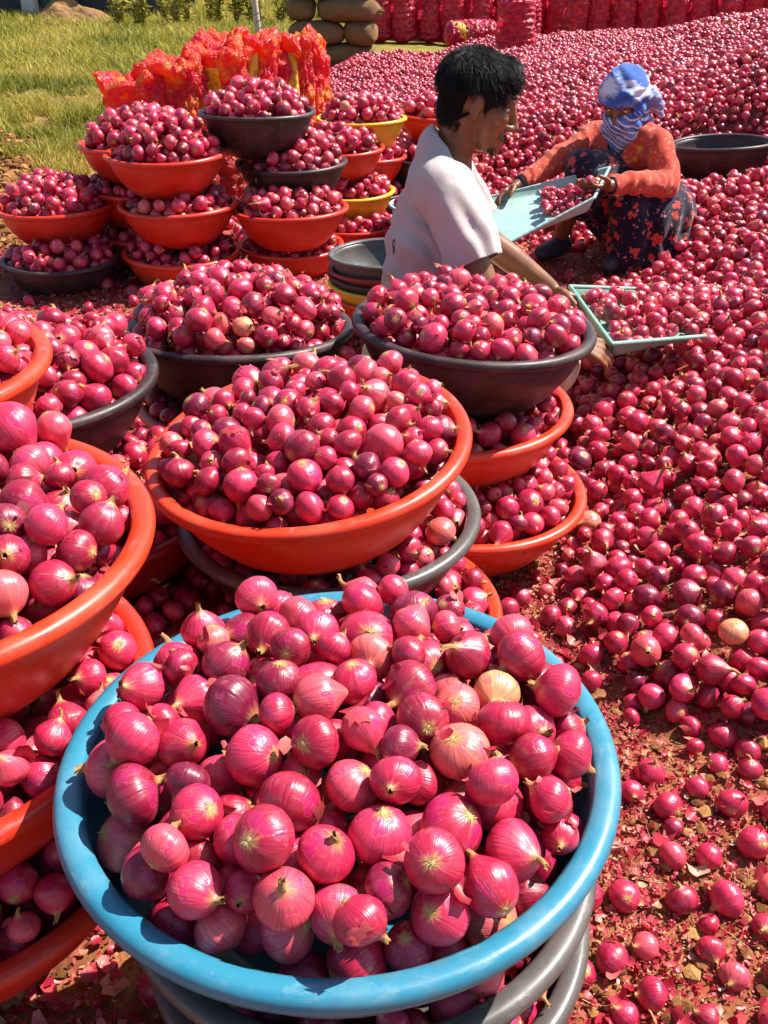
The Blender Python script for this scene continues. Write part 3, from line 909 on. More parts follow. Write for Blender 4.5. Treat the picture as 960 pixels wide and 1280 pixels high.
    s += chain(((.98, 4.25, .22), .12), ((1.08, 4.22, .17), .15), ((1.16, 4.25, .12), .16))
    def sp(bm):
        cut(bm, Vector((0, 0, .012)), Vector((0, 0, -1)))
        def wr(P, N):
            a = np.arctan2(P[:, 1] - 4.3, P[:, 0] - 1.08)
            low = np.clip((.33 - P[:, 2]) / .25, 0, 1)
            return np.sin(a * 17 + 2.2 * fnoise(P, 3, 71)) * .011 * low + .007 * fnoise(P, 5, 72)
        displace(bm, wr)
    obj("skirt", blob("skirt", s, .011, 6, .5, sp), M['navy'], w)
    # scarf: wound round head, face and neck, eyes left free
    sc = xf(Mh, [('ell', (-.012, 0, .040), (.112, .094, .098)), ('ell', (.036, 0, -.054), (.087, .078, .066)), ('ell', (.055, .01, -.105), (.052, .060, .058)),
                 ('cap', (-.06, .03, -.03), .05, (-.04, .03, -.10), .06), ('cap', (-.075, -.02, .0), .045, (-.06, .05, -.13), .045)])
    # the wrapped edges, raised as rolls of cloth
    def ringroll(z0, tiltx, r0, rx, ry, n=22):
        pts = []
        for k in range(n + 1):
            a = 2 * math.pi * k / n
            pts.append((Mh @ Vector((-.008 + rx * math.cos(a), ry * math.sin(a), z0 + tiltx * math.cos(a) + .008 * math.sin(a))), r0 * (1 + .25 * math.sin(3 * a))))
        return chain(*pts)
    sc += ringroll(.025, .018, .016, .106, .090)
    sc += ringroll(.060, .012, .013, .100, .086)
    sc += chain((Mh @ Vector((.07, -.055, -.045)), .018), (Mh @ Vector((.09, 0, -.055)), .020), (Mh @ Vector((.04, .075, -.02)), .020), (Mh @ Vector((-.06, .085, .02)), .022))
    sc += chain((Mh @ Vector((.052, -.030, -.09)), .052), (Mh @ Vector((.066, -.012, -.150)), .034), (Mh @ Vector((.080, .0, -.215)), .007))
    sc += chain((Mh @ Vector((.045, .040, -.08)), .045), (Mh @ Vector((.062, .012, -.150)), .030))
    sc += chain((Mh @ Vector((-.07, .085, .0)), .032), (Mh @ Vector((-.10, .10, -.06)), .028), (Mh @ Vector((-.12, .11, -.13)), .014))
    def scp(bm):
        inv = Mh.inverted(); kill = []
        for f in bm.faces:
            p = inv @ f.calc_center_median()
            if p.x > .045 and abs(p.y) < .062 and -.013 + .004 * math.sin(p.y * 40) < p.z < .016: kill.append(f)
        bmesh.ops.delete(bm, geom=kill, context='FACES')
        displace(bm, lambda P, N: np.sin((P[:, 2] * .9 + P[:, 0] * .6 - P[:, 1] * .25 + .02 * fnoise(P, 5, 81)) * 150) * .0030 + .0015 * fnoise(P, 8, 82))
        thicken(bm, .003)
    obj("head_scarf", blob("head_scarf", sc, .006, 4, .5, scp), M['scarf'], w)
    hb = blob("hair", xf(Mh, [('ell', (-.105, -.02, .035), (.040, .050, .055)), ('ell', (-.095, .0, .0), (.04, .06, .05))]), .006, 4, .5,
              lambda bm: displace(bm, lambda P, N: .003 * fnoise(P, 25, 91)))
    obj("hair", hb, M['hair'], w)
    for sgn in (-1, 1):
        e = obj("eye", blob("eye", xf(Mh, [('ell', (.071, sgn * .030, .000), (.0105, .0115, .0062))]), .0025, 2), M['eye'], w)
        obj("iris", blob("iris", xf(Mh, [('ell', (.0775, sgn * .030, -.002), (.0042, .0060, .0050))]), .0015, 1), M['iris'], e)
    # bangles at both wrists
    for c_, d_ in (((.895, 3.93, .385), Vector((-.8, -.58, .1))), ((.562, 4.122, .351), Vector((-.75, -.55, -.25)))):
        q = d_.normalized().to_track_quat('Z', 'Y')
        for k in range(3):
            bm = bmesh.new()
            V, F = lathe([(.031 + .0028 * math.cos(a), .0028 * math.sin(a)) for a in np.linspace(0, 2 * math.pi, 9)], 24)
            me = mesh_np("bangle", V, np.array(F)); bm.free()
            b = obj("bangle", me, M['bangle'], w)
            b.location = Vector(c_) - d_.normalized() * (.004 + .008 * k); b.rotation_mode = 'QUATERNION'; b.rotation_quaternion = q
    return w
build_woman()

# ------------------------------------------------------------------ scooping pans
def pan(corners, wall, label, mat, roundmouth=0.0):
    """corners: back-left, back-right, mouth-right, mouth-left of the floor. walls on the back and both sides."""
    A, B, C, D = [Vector(c) for c in corners]
    nrm = ((B - A).cross(D - A)).normalized()
    if nrm.z < 0: nrm = -nrm
    n, m = 16, 14
    def surf(u, v):                          # u across 0..1, v back 0 .. mouth 1
        p = (A * (1 - u) + B * u) * (1 - v) + (D * (1 - u) + C * u) * v
        s = abs(2 * u - 1)
        side = max(0, (s - .86) / .14)
        back = max(0, (.10 - v) / .10)
        h = wall * max(side ** 1.3 * (1 - .72 * v), back ** 1.3)
        mouth = (D * (1 - u) + C * u) - (A * (1 - u) + B * u)
        p = p + mouth * (v * v * roundmouth * (1 - (2 * u - 1) ** 2)) + nrm * (h + .004 * math.sin(u * 9) * 0)
        return p
    us = [0, .012, .03, .05, .07, .1] + list(np.linspace(.14, .86, 14)) + [.9, .93, .95, .97, .988, 1]
    vs = [0, .012, .03, .05, .07, .1] + list(np.linspace(.16, 1, 12))
    bm = bmesh.new()
    g = [[bm.verts.new(surf(u, v)) for u in us] for v in vs]
    for i in range(len(vs) - 1):
        for k in range(len(us) - 1):
            bm.faces.new((g[i][k], g[i][k + 1], g[i + 1][k + 1], g[i + 1][k]))
    thicken(bm, .004)
    me = bm_to_mesh("scoop_tray", bm)
    root = empty("scoop_pan", tuple((A + B + C + D) / 4))
    inv = Matrix.Translation(-root.location)
    me.transform(inv)
    obj("tray", me, M[mat], root)
    rp = []
    edge = [surf(1, v) for v in np.linspace(1, 0, 14)] + [surf(u, 0) for u in np.linspace(1, 0, 16)[1:]] + [surf(0, v) for v in np.linspace(0, 1, 14)[1:]]
    bm = bmesh.new()
    e0 = [p - root.location for p in edge]
    for a, b in zip(e0[:-1], e0[1:]): cap_bm(bm, a, .0065, b, .0065, 8)
    obj("rim", bm_to_mesh("scoop_rim", bm), M[mat], root)
    tag(root, label, 'pan', 'green scooping pans')
    return A, B, C, D, nrm
PAN1 = pan([(.545, 2.80, .275), (.585, 2.375, .255), (.915, 2.62, .225), (.875, 3.02, .235)], .055, "green plastic pan of onions lying on the heap by the man's hand", 'teal')
PAN2 = pan([(.925, 4.08, .376), (.812, 3.78, .322), (.480, 3.68, .212), (.405, 4.08, .285)], .050, "pale green pan held out by the squatting woman, onions at its back", 'paleteal', .14)
# ------------------------------------------------------------------ burlap sacks, net bags, post, shed
t = NT("burlap")
co = t.coord('Object')
c = t.mix(t.math('MULTIPLY', t.noise(co, 11, 6, .7), .95), (.40, .25, .12), (.19, .105, .045))
t.set(Base_Color=c, Roughness=.95); t.b.inputs["Specular IOR Level"].default_value = .1
wx = t.node("ShaderNodeTexWave"); wx.inputs["Scale"].default_value = 60; t.l.new(co, wx.inputs[0])
t.bump(t.math('ADD', t.noise(co, 90, 3), wx.outputs[1]), .8, .012)
M['burlap'] = t.m

def net_mat(name, a, b, c3, trans=.35):
    t = NT(name)
    co = t.coord('Object')
    col = t.mix(t.ramp(t.noise(co, 9, 4, .6), [(.38, 0.0), (.62, 1.0)]), (*a, 1), (*b, 1))
    col = t.mix(t.ramp(t.noise(co, 11, 3, .6), [(.52, 0.0), (.66, .8)]), col, (*c3, 1))
    chk = t.node("ShaderNodeTexChecker"); chk.inputs["Scale"].default_value = 160; t.l.new(co, chk.inputs[0])
    t.set(Base_Color=col, Roughness=.42)
    t.bump(t.math('ADD', t.noise(co, 40, 4, .65), t.math('MULTIPLY', chk.outputs[1], .25)), .5, .008)
    tr = t.node("ShaderNodeBsdfTranslucent"); t.l.new(col, tr.inputs[0])
    mx = t.node("ShaderNodeMixShader"); mx.inputs[0].default_value = trans
    out = t.n["Material Output"]
    t.l.new(t.b.outputs[0], mx.inputs[1]); t.l.new(tr.outputs[0], mx.inputs[2]); t.l.new(mx.outputs[0], out.inputs[0])
    return t.m
def crease(mat):
    t = NT.__new__(NT); t.m = mat; t.n = mat.node_tree.nodes; t.l = mat.node_tree.links; t.b = t.n["Principled BSDF"]
    co = t.coord('Object')
    warp = t.vmath('ADD', co, t.vmath('MULTIPLY', t.noise(co, 9, 3, .6, 1), (.10, .10, .10)))
    h = t.math('ADD', t.ramp(t.vor(warp, 17, 'DISTANCE_TO_EDGE', 0), [(0.0, 0.0), (.12, 1.0)]), t.math('MULTIPLY', t.ramp(t.vor(warp, 41, 'DISTANCE_TO_EDGE', 0), [(0.0, 0.0), (.15, 1.0)]), .5))
    nb = t.bump(h, .65, .010)
    old = t.b.inputs["Base Color"].links[0].from_socket
    sz = t.node("ShaderNodeSeparateXYZ"); t.l.new(co, sz.inputs[0])
    inside = t.ramp(t.math('ADD', sz.outputs[2], t.math('MULTIPLY', t.noise(co, 8, 3), .22)), [(.34, 1.0), (.44, 0.0)])
    bulbs = t.mix(t.ramp(t.vor(co, 21, 'F1', 0), [(.25, 0.0), (.6, 1.0)]), (.62, .035, .10), (.26, .008, .040))
    c2 = t.mix(t.math('MULTIPLY', inside, .6), old, bulbs)
    t.put(t.b.inputs["Base Color"], c2)
    for nd in t.n:
        if nd.type == 'BSDF_TRANSLUCENT': t.l.new(c2, nd.inputs[0]); t.l.new(nb, nd.inputs["Normal"])
    return mat
M['net_orange'] = net_mat('orange_red_net', (.92, .13, .035), (.86, .030, .085), (.95, .46, .06), .55)
crease(M['net_orange'])
M['net_pink'] = net_mat('pink_red_net', (.74, .026, .075), (.56, .016, .055), (.76, .12, .16), .3)
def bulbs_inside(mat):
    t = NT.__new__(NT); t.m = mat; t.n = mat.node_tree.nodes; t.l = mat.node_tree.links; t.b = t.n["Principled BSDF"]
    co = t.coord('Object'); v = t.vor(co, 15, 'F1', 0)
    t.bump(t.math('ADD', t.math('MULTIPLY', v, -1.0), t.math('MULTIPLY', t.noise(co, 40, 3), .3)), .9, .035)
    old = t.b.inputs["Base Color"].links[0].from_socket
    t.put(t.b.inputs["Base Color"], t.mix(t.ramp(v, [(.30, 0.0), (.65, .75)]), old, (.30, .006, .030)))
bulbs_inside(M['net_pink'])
t = NT("yellow_printed_label")
co = t.coord('Object')
lab = t.ramp(t.noise(co, 38, 2, .5), [(.50, 0.0), (.54, 1.0)])
t.set(Base_Color=t.mix(t.math('MULTIPLY', lab, .5), (.88, .52, .02), (.35, .05, .02)), Roughness=.5)
M['label'] = t.m
M['yellow_cloth'] = simple('yellow_sack_cloth', (.72, .45, .05), .8, 10, .4)

def burlap_sack(name, loc, L, W, Hh, rz, label, seed):
    bm = bmesh.new()
    bmesh.ops.create_uvsphere(bm, u_segments=28, v_segments=18, radius=1)
    P = np.array([v.co for v in bm.verts])
    Q = np.sign(P) * np.abs(P) ** np.array([.62, .72, .75])
    Q = Q * np.array([L / 2, W / 2, Hh / 2])
    tap = 1 - .25 * (np.abs(P[:, 0]) ** 6)
    Q[:, 1] *= tap; Q[:, 2] *= tap
    Q = Q + (Q / (np.linalg.norm(Q, axis=1)[:, None] + 1e-6)) * (.018 * fnoise(Q + seed, 2.6, 100 + seed % 7) + .007 * fnoise(Q, 9, 101))[:, None]
    for v, q in zip(bm.verts, Q): v.co = q
    me = bm_to_mesh(name, bm)
    root = empty("burlap_sack", loc, (R(random.uniform(-2, 2)), R(random.uniform(-2, 2)), rz))
    obj("sack_body", me, M['burlap'], root)
    # stitched mouth: a puckered ear at one end
    bm = bmesh.new()
    s = 1 if seed % 2 else -1
    for k in range(7):
        y = (k - 3) * W * .085
        cap_bm(bm, (s * (L / 2 - .03), y, .01 * math.sin(k * 2)), .016, (s * (L / 2 + .025), y * 1.05, .012 * math.sin(k * 2.3)), .010, 8)
    obj("stitched_mouth", bm_to_mesh("mouth", bm), M['burlap'], root)
    tag(root, label, 'sack', 'burlap sacks in the stack')
lay = [(0, [(-.90, .30), (-.40, .62)]), (1, [(-.74, .60), (-.26, .34)]), (2, [(-.92, .28), (-.40, .66)]), (3, [(-.70, .62), (-.24, .32)]), (4, [(-.86, .36), (-.38, .58)]), (5, [(-.72, .5), (-.3, .4)])]
lv = ["bottom", "second", "third", "fourth", "fifth", "top"]
for li, items in lay:
    for q, (cx, L) in enumerate(items):
        burlap_sack("burlap", (cx + random.uniform(-.02, .02), 12.0 + random.uniform(-.05, .05), .14 + li * .230), L + .05, .55, .255, R(random.uniform(-4, 4)),
                    f"brown burlap sack at the {'left' if q == 0 else 'right'} of the {lv[li]} layer of the stack", li * 3 + q)

def net_sack(loc, r, h, label, group, seed, mat='net_pink', lean=(0, 0), lying=False, tuft=True, detail=1):
    """filled net sack: the onions inside press lumps into the net"""
    g = np.random.default_rng(seed)
    ns, nr = 40, 34
    V, F = [], []
    c = g.uniform(0, 100, 3)
    for i in range(nr):
        s = i / (nr - 1)
        rr = r * min(1, (s / .10) ** .5 if s < .10 else 1) * (1 - .10 * s)
        if s > .90: rr *= max(.30, 1 - ((s - .90) / .10) ** 1.5 * .72)
        if i == 0: rr = .01
        for k in range(ns):
            a = 2 * math.pi * k / ns
            V.append((rr * math.cos(a), rr * math.sin(a) * .9, s * h))
    V = np.array(V)
    # lumps on a jittered lattice
    u = np.tile(np.arange(ns) / ns * 2 * math.pi * r, nr); v = V[:, 2]
    q = .062
    row = np.floor(v / q); uu = u / q + .5 * (row % 2)
    d2 = (uu - np.floor(uu) - .5) ** 2 + (v / q - row - .5) ** 2
    lump = np.clip(.32 - d2, 0, 1) * .095 + .010 * fnoise(V + c, 4, 120 + seed % 5)
    ra = np.linalg.norm(V[:, :2], axis=1)[:, None] + 1e-6
    V[:, :2] += V[:, :2] / ra * (lump * smooth01(ra[:, 0] / r))[:, None]
    for i in range(nr - 1):
        for k in range(ns):
            k2 = (k + 1) % ns
            F.append((i * ns + k, i * ns + k2, (i + 1) * ns + k2, (i + 1) * ns + k))
    root = empty("net_sack", loc, (g.normal(0, .05), g.normal(0, .05), g.uniform(0, 6.28)))
    root.scale = (g.uniform(.92, 1.12), g.uniform(.92, 1.12), g.uniform(.90, 1.08))
    obj("net_body", mesh_np("net_body", V, np.array(F)), M[mat], root)
    if tuft:
        bm = bmesh.new()
        top = Vector((0, 0, h - .01))
        for k in range(10):
            a = 6.28 * k / 10 + g.uniform(-.3, .3)
            cap_bm(bm, top + Vector((.5 * r * math.cos(a), .45 * r * math.sin(a), -.02)), .028, top + Vector((.7 * r * math.cos(a) + g.normal() * .03, .7 * r * math.sin(a) + g.normal() * .03, .05 + g.uniform(0, .06))), .016, 7)
        obj("gathered_mouth", bm_to_mesh("mouth", bm), M[mat], root)
    if lying: root.rotation_euler = (R(88), 0, lying)
    tag(root, label, 'net sack', group)
    return root
ORD = ["first", "second", "third", "fourth", "fifth", "sixth", "seventh", "eighth", "ninth", "tenth", "eleventh", "twelfth", "thirteenth", "fourteenth", "fifteenth", "sixteenth", "seventeenth", "eighteenth", "nineteenth", "twentieth", "twenty-first", "twenty-second", "twenty-third", "twenty-fourth"]
def gz(x, y): return float(ground_h(x, y))
k = 0
for i in range(7):
    x, y = -.05 + i * .345, 15.2 + .05 * random.uniform(-1, 1)
    net_sack((x, y, gz(x, y)), .175, .66 + random.uniform(-.05, .05), f"pink red net sack, {ORD[i]} from left in the row right of the burlap stack", 'net sacks in the left back row', 200 + i)
for i in range(9):
    x, y = -.1 + i * .33, 15.85 + .12 * random.uniform(-1, 1)
    net_sack((x, y, gz(x, y)), .18, .86 + random.uniform(-.1, .12), f"pink red net sack, {ORD[i]} from left in the taller row behind the left back row", 'net sacks behind the left back row', 230 + i)
for i in range(10):
    x, y = 2.62 + i * .345, 15.0 + .06 * random.uniform(-1, 1) - .03 * i
    net_sack((x, y, gz(x, y)), .18, .80 + random.uniform(-.06, .06), f"pink red net sack, {ORD[i]} from left in the row behind the mound", 'net sacks in the right back row', 260 + i)
for i in range(14):
    x, y = 2.2 + i * .36, 16.6 + .15 * random.uniform(-1, 1)
    net_sack((x, y, gz(x, y)), .185, 1.0 + random.uniform(-.1, .1), f"pink red net sack, {ORD[i]} from left in the rearmost row at right", 'net sacks in the rearmost row', 290 + i)
for i in range(7):
    x, y = 5.9 + (i % 4) * .5 + .1 * (i // 4), 14.6 + .1 * (i // 4)
    net_sack((x, y, gz(x, y) + .42 + .28 * (i // 4)), .17, .72, f"pink red net sack thrown on the {'lower' if i < 4 else 'upper'} pile at far right, {ORD[i % 4]} from left", 'net sacks thrown in a pile', 320 + i, lying=R(90 + random.uniform(-25, 25)))
net_sack((1.36, 11.0, gz(1.36, 11.0) - .05), .185, .60, "single pink red net sack standing alone on the heap above the man's head", 'net sack alone', 341)
net_sack((.72, 12.9, gz(.5, 12.9) + .30), .16, .70, "crimson net sack lying flat at the back edge of the onion heap", 'net sack alone', 342, lying=R(96))
bm = bmesh.new(); ell_bm(bm, (0, 0, .12), (.20, .14, .11)); ell_bm(bm, (.16, .02, .08), (.12, .1, .07))
displace(bm, lambda P, N: .02 * fnoise(P, 3, 130))
o = tag(obj("yellow_sack", bm_to_mesh("yellow_sack", bm), M['yellow_cloth'], None, (.95, 12.9, gz(.95, 12.9) + .10)), "small crumpled yellow sack beside the lying crimson net sack", 'sack')

# half filled orange net bags behind the far stacks
def open_bag(loc, w, dp, h, rz, lean, label, seed, lab):
    g = np.random.default_rng(seed)
    ns, nr = 96, 60
    A_, S_ = np.meshgrid(2 * math.pi * np.arange(ns) / ns, np.linspace(0, 1, nr))
    ca, sa = np.cos(A_), np.sin(A_)
    x = np.sign(ca) * np.abs(ca) ** .7 * w / 2; y = np.sign(sa) * np.abs(sa) ** .7 * dp / 2
    up1 = smooth01((S_ - .38) / .45)
    full = np.clip(S_ / .05, .05, 1) ** .5
    bulge = 1 + .14 * np.sin(np.clip(S_ / .45, 0, 1) * math.pi)
    flat = 1 - .42 * up1 + .30 * smooth01((S_ - .86) / .14)
    ph = g.uniform(0, 6.28, 8)
    sag = .018 * np.sin(2 * A_ + ph[0]) + .016 * np.sin(3 * A_ + ph[1]) + .016 * np.sin(7 * A_ + ph[2])
    Z = h * (S_ + sag * smooth01((S_ - .5) / .5) ** 1.5)
    V = np.stack([x * full * bulge * (1 + .10 * smooth01((S_ - .8) / .2)), y * full * bulge * flat, Z], -1).reshape(-1, 3)
    sv = S_.ravel(); av = A_.ravel()
    ra = np.linalg.norm(V[:, :2], axis=1) + 1e-5
    Q = V + seed * 1.7
    pleat = (np.abs(np.sin(av * 9 + 2.5 * fnoise(Q, 2.5, 140) + ph[3])) - .5) * .016 + (np.abs(np.sin(av * 21 + 4 * fnoise(Q, 3, 141) + ph[4])) - .5) * .006
    ridged = (np.abs(fnoise(Q * np.array([1, 1, .8]), 6.5, 142)) - .4) * .026 + (np.abs(fnoise(Q, 11, 143)) - .4) * .014 + (np.abs(fnoise(Q, 24, 148)) - .4) * .008
    lump = np.clip(.30 - ((av * w / 2 / .058) % 1 - .5) ** 2 - ((V[:, 2] / .055) % 1 - .5) ** 2, 0, 1) * .05
    d = (pleat + ridged) * smooth01((sv - .22) / .3) + lump * (1 - smooth01((sv - .32) / .15))
    V[:, :2] += V[:, :2] / ra[:, None] * d[:, None] * smooth01(ra / .05)[:, None]
    V[:, 2] += .012 * fnoise(Q, 5, 144) * smooth01((sv - .6) / .4)
    # the upper half flops over to one side
    flop = g.normal(0, .035, 2)
    V[:, :2] += np.outer(smooth01((sv - .35) / .65) ** 2, flop)
    ii = (np.arange(nr - 1)[:, None] * ns + np.arange(ns)[None]); i2 = (np.arange(nr - 1)[:, None] * ns + (np.arange(ns)[None] + 1) % ns)
    F = np.stack([ii.ravel(), i2.ravel(), i2.ravel() + ns, ii.ravel() + ns], -1)
    root = empty("net_bag", loc, (lean[0], lean[1], rz))
    obj("net_body", mesh_np("net_bag", V, F), M['net_orange'], root)
    # the mouth tucked inwards: crumpled folds
    top = V[-ns:]
    cen = top.mean(0); rings = [top * .995 + cen * .005]
    for q, (k, dz) in enumerate(((.93, .022), (.80, .030), (.60, .012), (.38, -.02), (.15, -.05))):
        p = cen + (top - cen) * k; p[:, 2] = top[:, 2] * k + cen[2] * (1 - k) + dz * .6 + .014 * fnoise(p + seed, 9, 145 + q)
        p[:, :2] += .008 * np.stack([fnoise(p + seed, 11, 146), fnoise(p - seed, 11, 147)], -1)
        rings.append(p)
    Vm = np.concatenate(rings); nr2 = len(rings)
    ii = (np.arange(nr2 - 1)[:, None] * ns + np.arange(ns)[None]); i2 = (np.arange(nr2 - 1)[:, None] * ns + (np.arange(ns)[None] + 1) % ns)
    obj("folded_mouth", mesh_np("bag_mouth", Vm, np.stack([ii.ravel(), i2.ravel(), i2.ravel() + ns, ii.ravel() + ns], -1)), M['net_orange'], root)
    if lab:
        # label printed on a strip that follows the bag's front
        bv = BVHTree.FromPolygons([Vector(v) for v in V], [tuple(f) for f in F.tolist()])
        bm = bmesh.new(); rows = []
        for i in range(16):
            z = h * (.34 + .58 * i / 15); row = []
            for q in range(6):
                xx = lab[0] + (q / 5 - .5) * lab[1] + flop[0] * float(smooth01(np.array((z / h - .35) / .65))) ** 2
                hit = bv.ray_cast(Vector((xx, -1, z)), Vector((0, 1, 0)))
                yy = hit[0].y - .004 if hit[0] else -dp * .3
                row.append(bm.verts.new((xx, yy, z)))
            rows.append(row)
        for i in range(15):
            for q in range(5): bm.faces.new((rows[i][q], rows[i][q + 1], rows[i + 1][q + 1], rows[i + 1][q]))
        bmesh.ops.smooth_vert(bm, verts=bm.verts, factor=.4, use_axis_x=False, use_axis_y=True, use_axis_z=False)
        for v in bm.verts: v.co.y -= .014
        thicken(bm, .0015)
        obj("printed_label", bm_to_mesh("bag_label", bm), M['label'], root)
    tag(root, label, 'net bag', 'orange net bags in a row')
bag_lab = [None, None, None, (.0, .10), (.0, .12), (.02, .07), (.0, .06), (.0, .075), None]
bag_nm = ["leftmost, broad and crumpled", "second from left", "third from left", "fourth, with a small yellow patch", "fifth, with a wide yellow patch", "sixth, with a yellow strip", "seventh, with a narrow yellow strip",
          "eighth, with a tall printed yellow label", "last at the right end"]
for i in range(9):
    x = -1.115 + i * .094; y = 4.92 + i * .10
    w = .28 if i < 2 else .25 if i < 4 else .20
    open_bag((x, y, 0), w, .34, [.66, .70, .73, .76, .80, .80, .75, .78, .76][i], R(-10 + random.uniform(-8, 8)), (R(random.uniform(-3, 3)), R(random.uniform(-5, 2))),
             f"orange red net bag behind the far tubs, {bag_nm[i]}", 400 + i, bag_lab[i])

# post, shed and dry heap at the edge of the field
M['white_wood'] = simple('whitewashed_post', (.62, .58, .50), .8, 14, .5, (.36, .30, .24), .3, 60)
M['old_wood'] = simple('weathered_post', (.46, .40, .32), .85, 14, .5, (.25, .20, .15), .3, 60)
M['darkwall'] = simple('dark_wall', (.035, .035, .045), .8, 6, .5, (.06, .05, .05), .4, 30)
M['greenpaint'] = simple('dark_green_paint', (.025, .075, .055), .6, 8, .4)
M['tin'] = simple('tin_roof', (.20, .19, .18), .5, 6, .5, (.14, .08, .05))
def box_bm(bm, c, s, bev=.0):
    ret = bmesh.ops.create_cube(bm, size=1, matrix=Matrix.Translation(c) @ Matrix.Diagonal((*s, 1)))
    if bev: bmesh.ops.bevel(bm, geom=list({e for v in ret['verts'] for e in v.link_edges}), offset=bev, segments=2, affect='EDGES')
def boxmesh(c, s, bev=.01):
    bm = bmesh.new(); box_bm(bm, c, s, bev); return bm_to_mesh("box", bm, False)
px_, py_ = -1.20, 10.6
bm = bmesh.new(); cap_bm(bm, (0, 0, -.1), .034, (-.16, .05, 1.9), .028, 10)
post = empty("wooden_post", (px_, py_, gz(px_, py_)))
obj("shaft", bm_to_mesh("post", bm), M['old_wood'], post)
bm = bmesh.new()
for q in range(3): cap_bm(bm, (-.035 - .02 * q, -.038 + .01, .5 + q * .06), .006, (.03 - .02 * q, -.036 + .01, .52 + q * .06), .006, 6)
obj("wire_tie", bm_to_mesh("wire", bm), M['tin'], post)
tag(post, "leaning weathered post standing in the field behind the net bags", 'post')
shed = empty("shed", (-6.77, 20.0, gz(-6.77, 20.0)))
obj("wall", boxmesh((-.75, .55, 1.3), (1.4, .12, 2.6)), M['darkwall'], shed)
obj("post", boxmesh((.10, .42, 1.3), (.26, .24, 2.7), .02), M['white_wood'], shed)
obj("door", boxmesh((.62, .62, 1.2), (.7, .07, 2.4)), M['greenpaint'], shed)
obj("wall", boxmesh((1.9, .8, 1.3), (1.75, .12, 2.6)), M['darkwall'], shed)
obj("wall", boxmesh((.5, 3.4, 1.3), (4.4, .12, 2.6)), M['darkwall'], shed)
obj("roof", boxmesh((.5, 1.9, 2.7), (5.0, 3.9, .08)), M['tin'], shed)
tag(shed, "dark shed with a whitewashed post at the far edge of the field", 'shed')
def mound(name, loc, sx, sy, sz, mat, seed, n=48, label=None, cat=None):
    a = np.linspace(-1, 1, n); XX, YY = np.meshgrid(a, a); rr = np.sqrt(XX ** 2 + YY ** 2)
    P = np.stack([XX, YY], -1)
    Z = np.clip(1 - rr ** 1.6, 0, 1) * (1 + .22 * fnoise(P, 1.1, seed)) + .05 * fnoise(P, 4, seed + 1) * (rr < 1) - .05
    V = np.stack([XX * sx, YY * sy, Z * sz], -1).reshape(-1, 3)
    ii = (np.arange(n - 1)[:, None] * n + np.arange(n - 1)[None]).ravel()
    o = obj(name, mesh_np(name, V, np.stack([ii, ii + 1, ii + n + 1, ii + n], -1)), mat, None, loc)
    if label: tag(o, label, cat)
    return o
M['dryheap'] = simple('dry_chaff', (.30, .16, .055), .95, 3, .8, (.14, .065, .025), .9, 12, .06)
mound("chaff_heap", (-5.65, 19.4, gz(-5.65, 19.4)), .78, .6, .40, M['dryheap'], 170, label="low brown heap of dry chaff on the field before the shed", cat='heap')

# ------------------------------------------------------------------ grass, weeds and clods
def blades(n, sampler, hmin, hmax, wid, seed, lean=.5):
    g = np.random.default_rng(seed)
    xy = sampler(n, g); n = len(xy)
    z = ground_h(xy[:, 0], xy[:, 1]) - .005
    a = g.uniform(0, 6.28, n); L = g.uniform(hmin, hmax, n)
    lx = g.normal(0, lean, n) * L; ly = g.normal(0, lean, n) * L
    w = wid * g.uniform(.6, 1.3, n)
    dx, dy = np.cos(a) * w, np.sin(a) * w
    p = np.stack([xy[:, 0], xy[:, 1], z], -1)
    V = np.empty((n, 5, 3))
    V[:, 0] = p + np.stack([-dx, -dy, 0 * z], -1); V[:, 1] = p + np.stack([dx, dy, 0 * z], -1)
    m = p + np.stack([lx * .35, ly * .35, L * .6], -1)
    V[:, 2] = m + np.stack([dx * .7, dy * .7, 0 * z], -1); V[:, 3] = m + np.stack([-dx * .7, -dy * .7, 0 * z], -1)
    V[:, 4] = p + np.stack([lx, ly, L], -1)
    b = np.arange(n)[:, None] * 5
    T = np.concatenate([b + np.array([[0, 1, 2]]), b + np.array([[0, 2, 3]]), b + np.array([[3, 2, 4]])], 0)
    me = mesh_np("blades", V.reshape(-1, 3), T)
    tint = fnoise(xy, .45, 180) * .28 + g.uniform(.15, .85, n)
    at_ = me.attributes.new("tint", 'FLOAT', 'POINT'); at_.data.foreach_set("value", np.repeat(np.clip(tint, 0, 1), 5).astype(np.float32))
    return me
t = NT("dry_green_grass")
col = t.ramp(t.attr("tint", 'GEOMETRY', 2), [(0.0, (.11, .125, .012)), (.35, (.24, .24, .022)), (.65, (.42, .35, .045)), (1.0, (.56, .40, .12))])
t.set(Base_Color=col, Roughness=.7)
tr = t.node("ShaderNodeBsdfTranslucent"); t.l.new(col, tr.inputs[0])
mx = t.node("ShaderNodeMixShader"); mx.inputs[0].default_value = .35
t.l.new(t.b.outputs[0], mx.inputs[1]); t.l.new(tr.outputs[0], mx.inputs[2]); t.l.new(mx.outputs[0], t.n["Material Output"].inputs[0])
M['grass'] = t.m
def field_sampler(y0, y1, thr):
    def f(n, g):
        y = np.exp(g.uniform(math.log(y0), math.log(y1), n))
        x = -y * g.uniform(.0, .62, n) - .25
        xy = np.stack([x, y], -1)
        keep = (fnoise(xy, .55, 181) + .5 * fnoise(xy, 1.7, 182) > thr + 1.3 * smooth01((7.6 - y) / 2.2) - .5 * smooth01((y - 8) / 4)) & (x < -1.55 - .0 * y + .12 * (y > 12) * 20 - .35 * np.clip(6.2 - y, 0, 2)) & (pile_h(x, y) < .01)
        return xy[keep]
    return f
gme = blades(110000, field_sampler(5.4, 11, -.45), .04, .14, .0042, 183)
tag(obj("grass", gme, M['grass']), kind='stuff')
